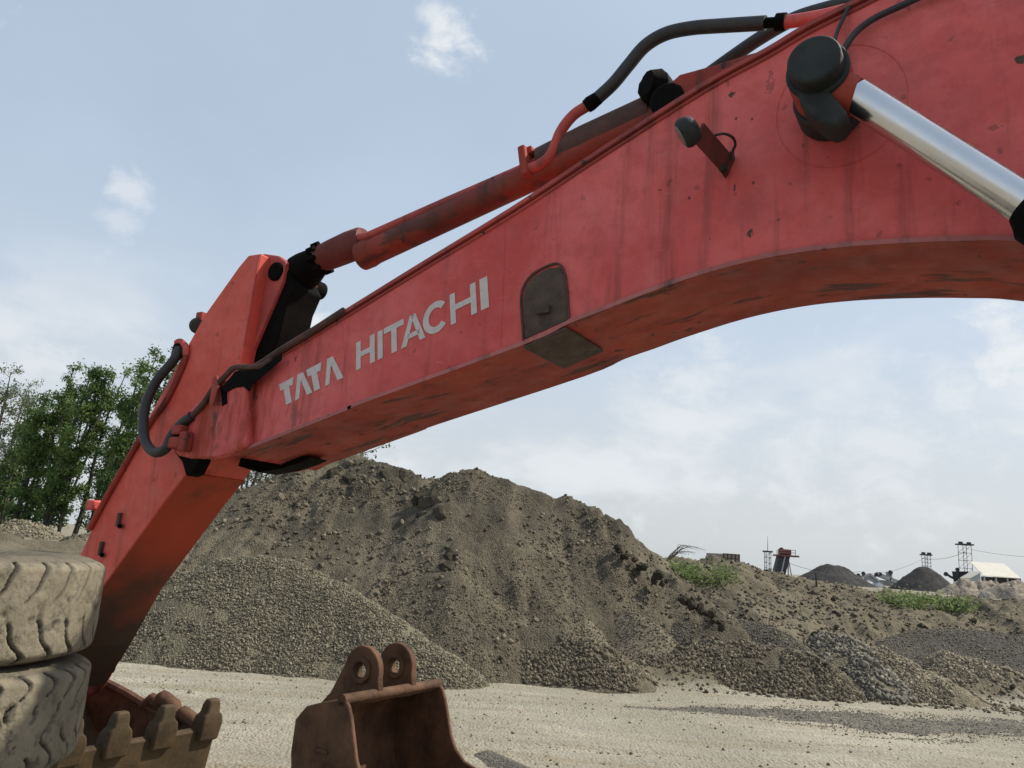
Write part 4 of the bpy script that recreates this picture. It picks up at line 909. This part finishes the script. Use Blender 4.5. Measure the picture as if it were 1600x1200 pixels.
bush(1372, 1500, 944, 16.0, 6500, .20, 'low green shrub patch on the bench below the black cones', size=.045)
bush(1340, 1420, 945, 19, 900, .1, 'thin dry weeds left of the low green shrub patch', 'leaf_pale', .04)

# ------------------------------------------------------------------ far plant
for px0, px1, pt, pbm, Yd, lb, sd_ in ((1250, 1362, 882, 921, 110, 'black aggregate cone left of the conveyors', 1), (1400, 1494, 886, 926, 105, 'black aggregate cone under the lattice tower', 2)):
    a, b = PY(px0, pbm, Yd), PY(px1, pbm, Yd); r = (b[0]-a[0])/2; pk = PY((px0+px1)/2-3, pt, Yd); g0, _ = ground_h(np.array([pk[0]]), np.array([Yd]), False)
    sl = (pk[2]-g0[0])/(r*.95)
    rp = [pk + np.array([-.5, 0, -.05]), pk + np.array([.6, .3, -.02])] if sd_ == 2 else [pk + np.array([-.9, 0, .0]), pk + np.array([1.2, .3, -.25])]
    heap('aggregate_cone', lb, [(rp, sl)], M['heap_black'], (pk[0]-r-4, pk[0]+r+4, Yd-r-4, Yd+r+4), .3, .25, .1, group='black aggregate cones', seed=90+sd_, roundtop=.3)
for lb, pts, Yd, mm in (('pale spoil mound right of the black cones', ((1480, 920), (1510, 912), (1545, 912), (1600, 918), (1700, 908)), 62, 'heap_pale'),
                    ('lumpy pale spoil mound at the right edge before the shed', ((1545, 926), (1580, 915), (1640, 918), (1700, 915)), 50, 'heap_pale')):
    rp = [PY(x, y, Yd) for x, y in pts]; A = np.array(rp)
    heap('spoil_mound', lb, [(rp, .7)], M[mm], (A[:, 0].min()-4, A[:, 0].max()+4, Yd-4, Yd+4), .14, .5, .45, seed=120+Yd)
def lattice(px, pt, pbm, Yd, wd, label, head=True):
    b = PY(px, pbm, Yd); tp = PY(px, pt, Yd)
    b[0] = tp[0]; t = thing('lattice_tower', b, label, 'tower', 'lattice towers of the plant'); mb = MB(); h = tp[2]-b[2]; n = max(4, int(h/(wd*1.3)))
    for sx in (-1, 1):
        for sy in (-1, 1): mb.tube([b+np.array([sx*wd/2, sy*wd/2, -1.]), b+np.array([sx*wd/2, sy*wd/2, h])], .05, 4)
    for k in range(n):
        z0, z1 = h*k/n, h*(k+1)/n
        for sy in (-1, 1):
            mb.tube([b+np.array([-wd/2, sy*wd/2, z0]), b+np.array([wd/2, sy*wd/2, z0])], .035, 4)
            mb.tube([b+np.array([-wd/2, sy*wd/2, z0]), b+np.array([wd/2, sy*wd/2, z1])], .025, 4)
    mb.build('lattice', M['dark_steel'], t)
    if head:
        MB().abox(b[0]-wd*.75, b[0]+wd*.75, b[1]-wd*.7, b[1]+wd*.7, b[2]+h, b[2]+h+.25).build('platform', M['dark_steel'], t)
        for sx in (-.5, .5): MB().abox(b[0]+sx*wd-.3, b[0]+sx*wd+.3, b[1]-.3, b[1]+.1, b[2]+h+.25, b[2]+h+.6).build('floodlight', M['dark_steel'], t)
    return b, h
bA, hA = lattice(1447, 868, 890, 150, 1.1, 'short lattice tower rising behind the right black cone')
bB, hB = lattice(1507, 852, 900, 140, 1.5, 'tall lattice tower between the right black cone and the shed')
bC, hC = lattice(1199.5, 863, 896, 130, .8, 'slim lattice mast with an aerial left of the conveyor', False)
mt = [o for o in COL.objects if o.get('label', '').startswith('slim lattice')][0]
MB().tube([bC+np.array([0, 0, hC]), bC+np.array([0, 0, hC+2.6])], [.06, .02], 5).build('aerial', M['dark_steel'], mt)
MB().abox(bC[0]-.7, bC[0]+.7, bC[1]-.5, bC[1]+.5, bC[2]+hC, bC[2]+hC+.25).build('platform', M['dark_steel'], mt)
tA, tB = bA+np.array([0, 0, hA]), bB+np.array([0, 0, hB])
cv0 = PY(1236, 892, 118)
for i, (p, q, sag, lb) in enumerate(((tA+np.array([0, 0, -.6]), tB+np.array([0, 0, -1.2]), .5, 'overhead wire strung between the two lattice towers'), (PY(1340, 897, 130), tA+np.array([0, 0, -.3]), .9, 'overhead wire running from the conveyors to the short tower'), (tB+np.array([0, 0, -.5]), PY(1680, 868, 145), .8, 'overhead wire running right from the tall tower'), (PY(1228, 878, 120), PY(1345, 893, 122), .8, 'overhead wire crossing above the left black cone'))):
    pts = [p*(1-s)+q*s - np.array([0, 0, sag*4*s*(1-s)]) for s in np.linspace(0, 1, 14)]; c = pts[0].copy()
    o = MB().tube(pts, .03, 4).build('overhead_wire', M['wire'], None, loc=c); tag(o, lb, 'wire', 'overhead wires')
def slab(a, b, wd, th, name, m, parent):
    a = np.asarray(a); b = np.asarray(b); d = (b-a)/np.linalg.norm(b-a); s = np.cross(d, (0, 0, 1.)) if abs(d[2]) < .98 else np.array([1., 0, 0]); s = s/np.linalg.norm(s); n_ = np.cross(s, d)
    return MB().box((a+b)/2, (b-a)/2, s*wd/2, n_*th/2).build(name, m, parent)
# loading conveyor with a railed head platform
Yc = 120.; p = lambda x, y, dy=0.: PY(x, y, Yc+dy)
cv = thing('conveyor', p(1220, 902), 'steep dark conveyor with a railed maroon head platform', 'conveyor')
a, b = p(1215, 903), p(1224, 868)
MB().box((a+b)/2, (b-a)/2, (.85, 0, 0), (0, .6, 0)).build('conveyor_belt', M['dark_steel'], cv)
for dx in (-8, 7): MB().tube([p(1215+dx*.8, 903), p(1224+dx*.8, 868)], .14, 5).build('side_rail', M['dark_steel'], cv)
MB().tube([p(1219, 904, -.7), p(1227, 868, -.7)], .12, 5).build('side_rail', M['steel'], cv)
for x in (1232, 1238): MB().tube([p(1231, 870), p(x, 905)], .10, 5).build('support_leg', M['steel'], cv)
MB().box(p(1228, 868.5), (1.7, 0, 0), (0, 1.0, 0), (0, 0, .12)).build('head_platform', M['rust_red'], cv)
MB().box(p(1226, 862.5), (.8, 0, 0), (0, .7, 0), (0, 0, .42)).build('head_drum_housing', M['rust_red'], cv, bevel=.08)
MB().cyl(p(1221, 859, -.4), p(1221, 859, .4), .36, seg=14).build('motor', M['dark_steel'], cv)
for x in (1214, 1222, 1230, 1236, 1243): MB().tube([p(x, 868.5, -.9), p(x, 859.5, -.9)], .04, 4).build('railing_post', M['rust_red'], cv)
for y in (860, 864): MB().tube([p(1214, y, -.9), p(1243, y, -.9)], .04, 4).build('railing', M['rust_red'], cv)
# second conveyor with hopper
Yc = 100.
hp = thing('conveyor', p(1505, 908), 'dark hopper conveyor head right of the right black cone', 'conveyor')
MB().prism([p(1497, 893), p(1513, 893), p(1512, 901), p(1508, 909), p(1500, 909)], (0, 1.4, 0)).build('hopper', M['dark_steel'], hp)
for x0, y0, x1, y1 in ((1498, 897, 1491, 911), (1502, 905, 1496, 912)): MB().tube([p(x0, y0), p(x1, y1)], .12, 5).build('support_leg', M['dark_steel'], hp)
MB().cyl(p(1496, 890, -.3), p(1496, 890, .6), .26, seg=12).build('motor', M['dark_steel'], hp)
MB().tube([p(1478, 896), p(1485, 901), p(1496, 906)], .16, 6).build('feed_boom', M['dark_steel'], hp); MB().cyl(p(1478, 897, -.3), p(1478, 897, .5), .28, seg=12).build('motor', M['dark_steel'], hp)
# cluster of light conveyors between the cones
Yc = 128.
cc = thing('conveyor', p(1375, 915), 'pale grey screening plant with crossed conveyors between the black cones', 'conveyor')
for x0, y0, x1, y1, tk in ((1340, 904, 1358, 897, .35), (1358, 897, 1372, 908, .3), (1370, 896, 1410, 912, .45), (1372, 900, 1412, 916, .18), (1345, 908, 1356, 915, .2), (1388, 894, 1391, 908, .2), (1393, 893, 1388, 909, .15), (1356, 897, 1354, 915, .15), (1364, 899, 1364, 915, .15)):
    slab(p(x0, y0), p(x1, y1), .9, tk, 'conveyor_arm', M['steel'], cc)
MB().box(p(1361, 910, 1.9), (.83, 0, 0), (0, .7, 0), (0, 0, .71)).build('screen_box', M['concrete'], cc)
MB().box(p(1384, 911, 1.7), (2.37, 0, 0), (0, .77, 0), (0, 0, .43)).build('screen_deck', M['steel'], cc)
for x, y in ((1341, 899), (1349, 896), (1369, 898), (1375, 897), (1391, 894)): MB().cyl(p(x, y, -.5), p(x, y, .5), .32, seg=10).build('drum', M['dark_steel'], cc)
for x, y, s in ((1356, 908, 1.0), (1372, 912, .9), (1400, 914, .8)):
    MB().tube([p(x, y+5)+np.array([0, 0, 0]), p(x, y+2), p(x, y-1), p(x, y-3)], [s, s*.95, s*.6, .05], 14).build('pale_cover', M['white_sheet'], cc)
# shed
Yc = 95.
shd = thing('shed', p(1570, 905), 'pale roofed industrial shed at the right edge', 'shed')
e0, e1 = p(1537, 900), p(1640, 905); rt0, rt1 = p(1562, 880, 9), p(1660, 876, 9)
e1 = e0 + np.array([3.2, 0, 0]); rt0 = e0 + np.array([1.9, 7.0, 1.65]); 
x0, y0, z0 = e0; zg = 0.2
L_ = 4.5
MB().prism([(x0, y0, z0), (x0+L_, y0, z0), (x0+L_+2.0, y0+6, z0+1.75), (x0+2.0, y0+6, z0+1.75)], (0, .05, .08)).build('roof', M['pale_sheet'], shd)
MB().prism([(x0+L_, y0, zg), (x0+L_, y0, z0), (x0+L_+2.0, y0+6, z0+1.75), (x0+L_+4, y0+12, z0), (x0+L_+4, y0+12, zg)], (.05, .02, 0)).build('gable_wall', M['green_sheet'], shd)
MB().abox(x0+.1, x0+L_, y0+.6, y0+.7, zg, z0-.05).build('shaded_front', M['dark_steel'], shd)  # dark sheet standing in for the shade inside the open front
for k in range(4): MB().abox(x0+.1+k*1.4, x0+.25+k*1.4, y0+.1, y0+.25, zg, z0).build('post', M['steel'], shd)
# low annex
ax_ = thing('annex_shed', p(1523, 906), 'small pale lean-to between the hopper and the shed', 'shed'); q_ = p(1517, 908)
MB().prism([q_, q_+np.array([1.2, 0, 0]), q_+np.array([1.2, 0, 1.05]), q_+np.array([0, 0, .25])], (0, 2, 0)).build('wall', M['green_sheet'], ax_)
MB().prism([q_+np.array([-.1, -.1, .27]), q_+np.array([1.3, -.1, 1.12]), q_+np.array([1.3, -.1, 1.18]), q_+np.array([-.1, -.1, .33])], (0, 2.2, 0)).build('roof', M['pale_sheet'], ax_)
# concrete rings and walls beyond the shrub
for x, lb in ((984, 'grey concrete tank half hidden by the heap'), (996.5, 'grey concrete tank with a thin pipe on top, right of its twin')):
    b = PY(x, 858, 60); o = thing('water_tank', b, lb, 'tank', 'concrete tanks beyond the heap')
    MB().tube([b+np.array([0, 0, -.5]), b+np.array([0, 0, .50]), b+np.array([0, 0, .52])], [.33, .33, .30], 20).build('drum', M['concrete'], o)
    if x > 990: MB().tube([b+np.array([0, 0, .4]), b+np.array([0, 0, .85])], .02, 5).build('pipe', M['steel'], o)
b0_, b1_ = PY(1104, 887, 70), PY(1155, 887, 70)
wl = thing('panel_wall', b0_, 'tan panelled wall with a grid of posts beyond the green shrub', 'wall')
h1 = 1.35
def fr(s, z): return np.array([b0_[0]*(1-s)+b1_[0]*s, b0_[1], b0_[2]+z])
MB().prism([fr(0, -.6), fr(1, -.6), fr(1, h1), fr(0, h1*.95)], (0, .15, 0)).build('wall_panel', M['concrete'], wl)
for s in np.linspace(.52, 1, 5): MB().box(fr(s, h1/2), (.05, 0, 0), (0, .06, 0), (0, 0, h1/2+.02)).build('post', M['patch'], wl)
for z in (.5, .95, 1.33): MB().box(fr(.76, z), (.72, 0, 0), (0, .04, 0), (0, 0, .03)).build('rail', M['patch'], wl)
b = PY(1166, 888, 72); o = thing('water_tank', b, 'blue water tank beside the panelled wall', 'tank'); MB().tube([b+np.array([0, 0, -.5]), b+np.array([0, 0, .30]), b+np.array([0, 0, .36])], [.5, .5, .42], 20).build('drum', M['blue'], o)
b = PY(1030, 884, 40); o = thing('brick_wall', b, 'low reddish wall top peeping over the ridge behind the shrub', 'wall'); MB().box(b+np.array([.6, 0, -.25]), (1.6, 0, 0), (0, .12, 0), (0, 0, .45)).build('wall_body', plain('dull_brick', (.20, .14, .11), (.28, .2, .16), 4, .9), o)
# lone post on the bank
pb_ = PY(1276, 936, 15.6); o = thing('wooden_post', pb_, 'thin dark post standing alone on the bank', 'post'); MB().tube([pb_+np.array([0, 0, -.2]), pb_+np.array([.005, 0, .25]), pb_+np.array([-.01, 0, .50])], [.022, .020, .016], 7).build('shaft', M['bark'], o)
# pale sack lying at the roadside
sk = PG(1546, 1091); mb = MB(); ax1 = np.array([1, .1, -.03])
mb.tube([sk+ax1*t_+np.array([0, 0, .05]) for t_ in (-.19, -.17, -.10, 0, .10, .16, .20)], [.02, .05, .075, .085, .075, .05, .015], 14)
tag(mb.build('sack', M['sack'], None, loc=sk), 'pale sack lying at the roadside right of the gravel bank', 'sack')
pl = PY(1562, 962, 17.2); o = MB().box(pl, (.30, .05, 0), (0, .12, 0), (0, 0, .05)).build('board', M['rust_red'], None, bevel=.01, loc=pl); tag(o, 'faded maroon board lying on the bench at the right', 'board')
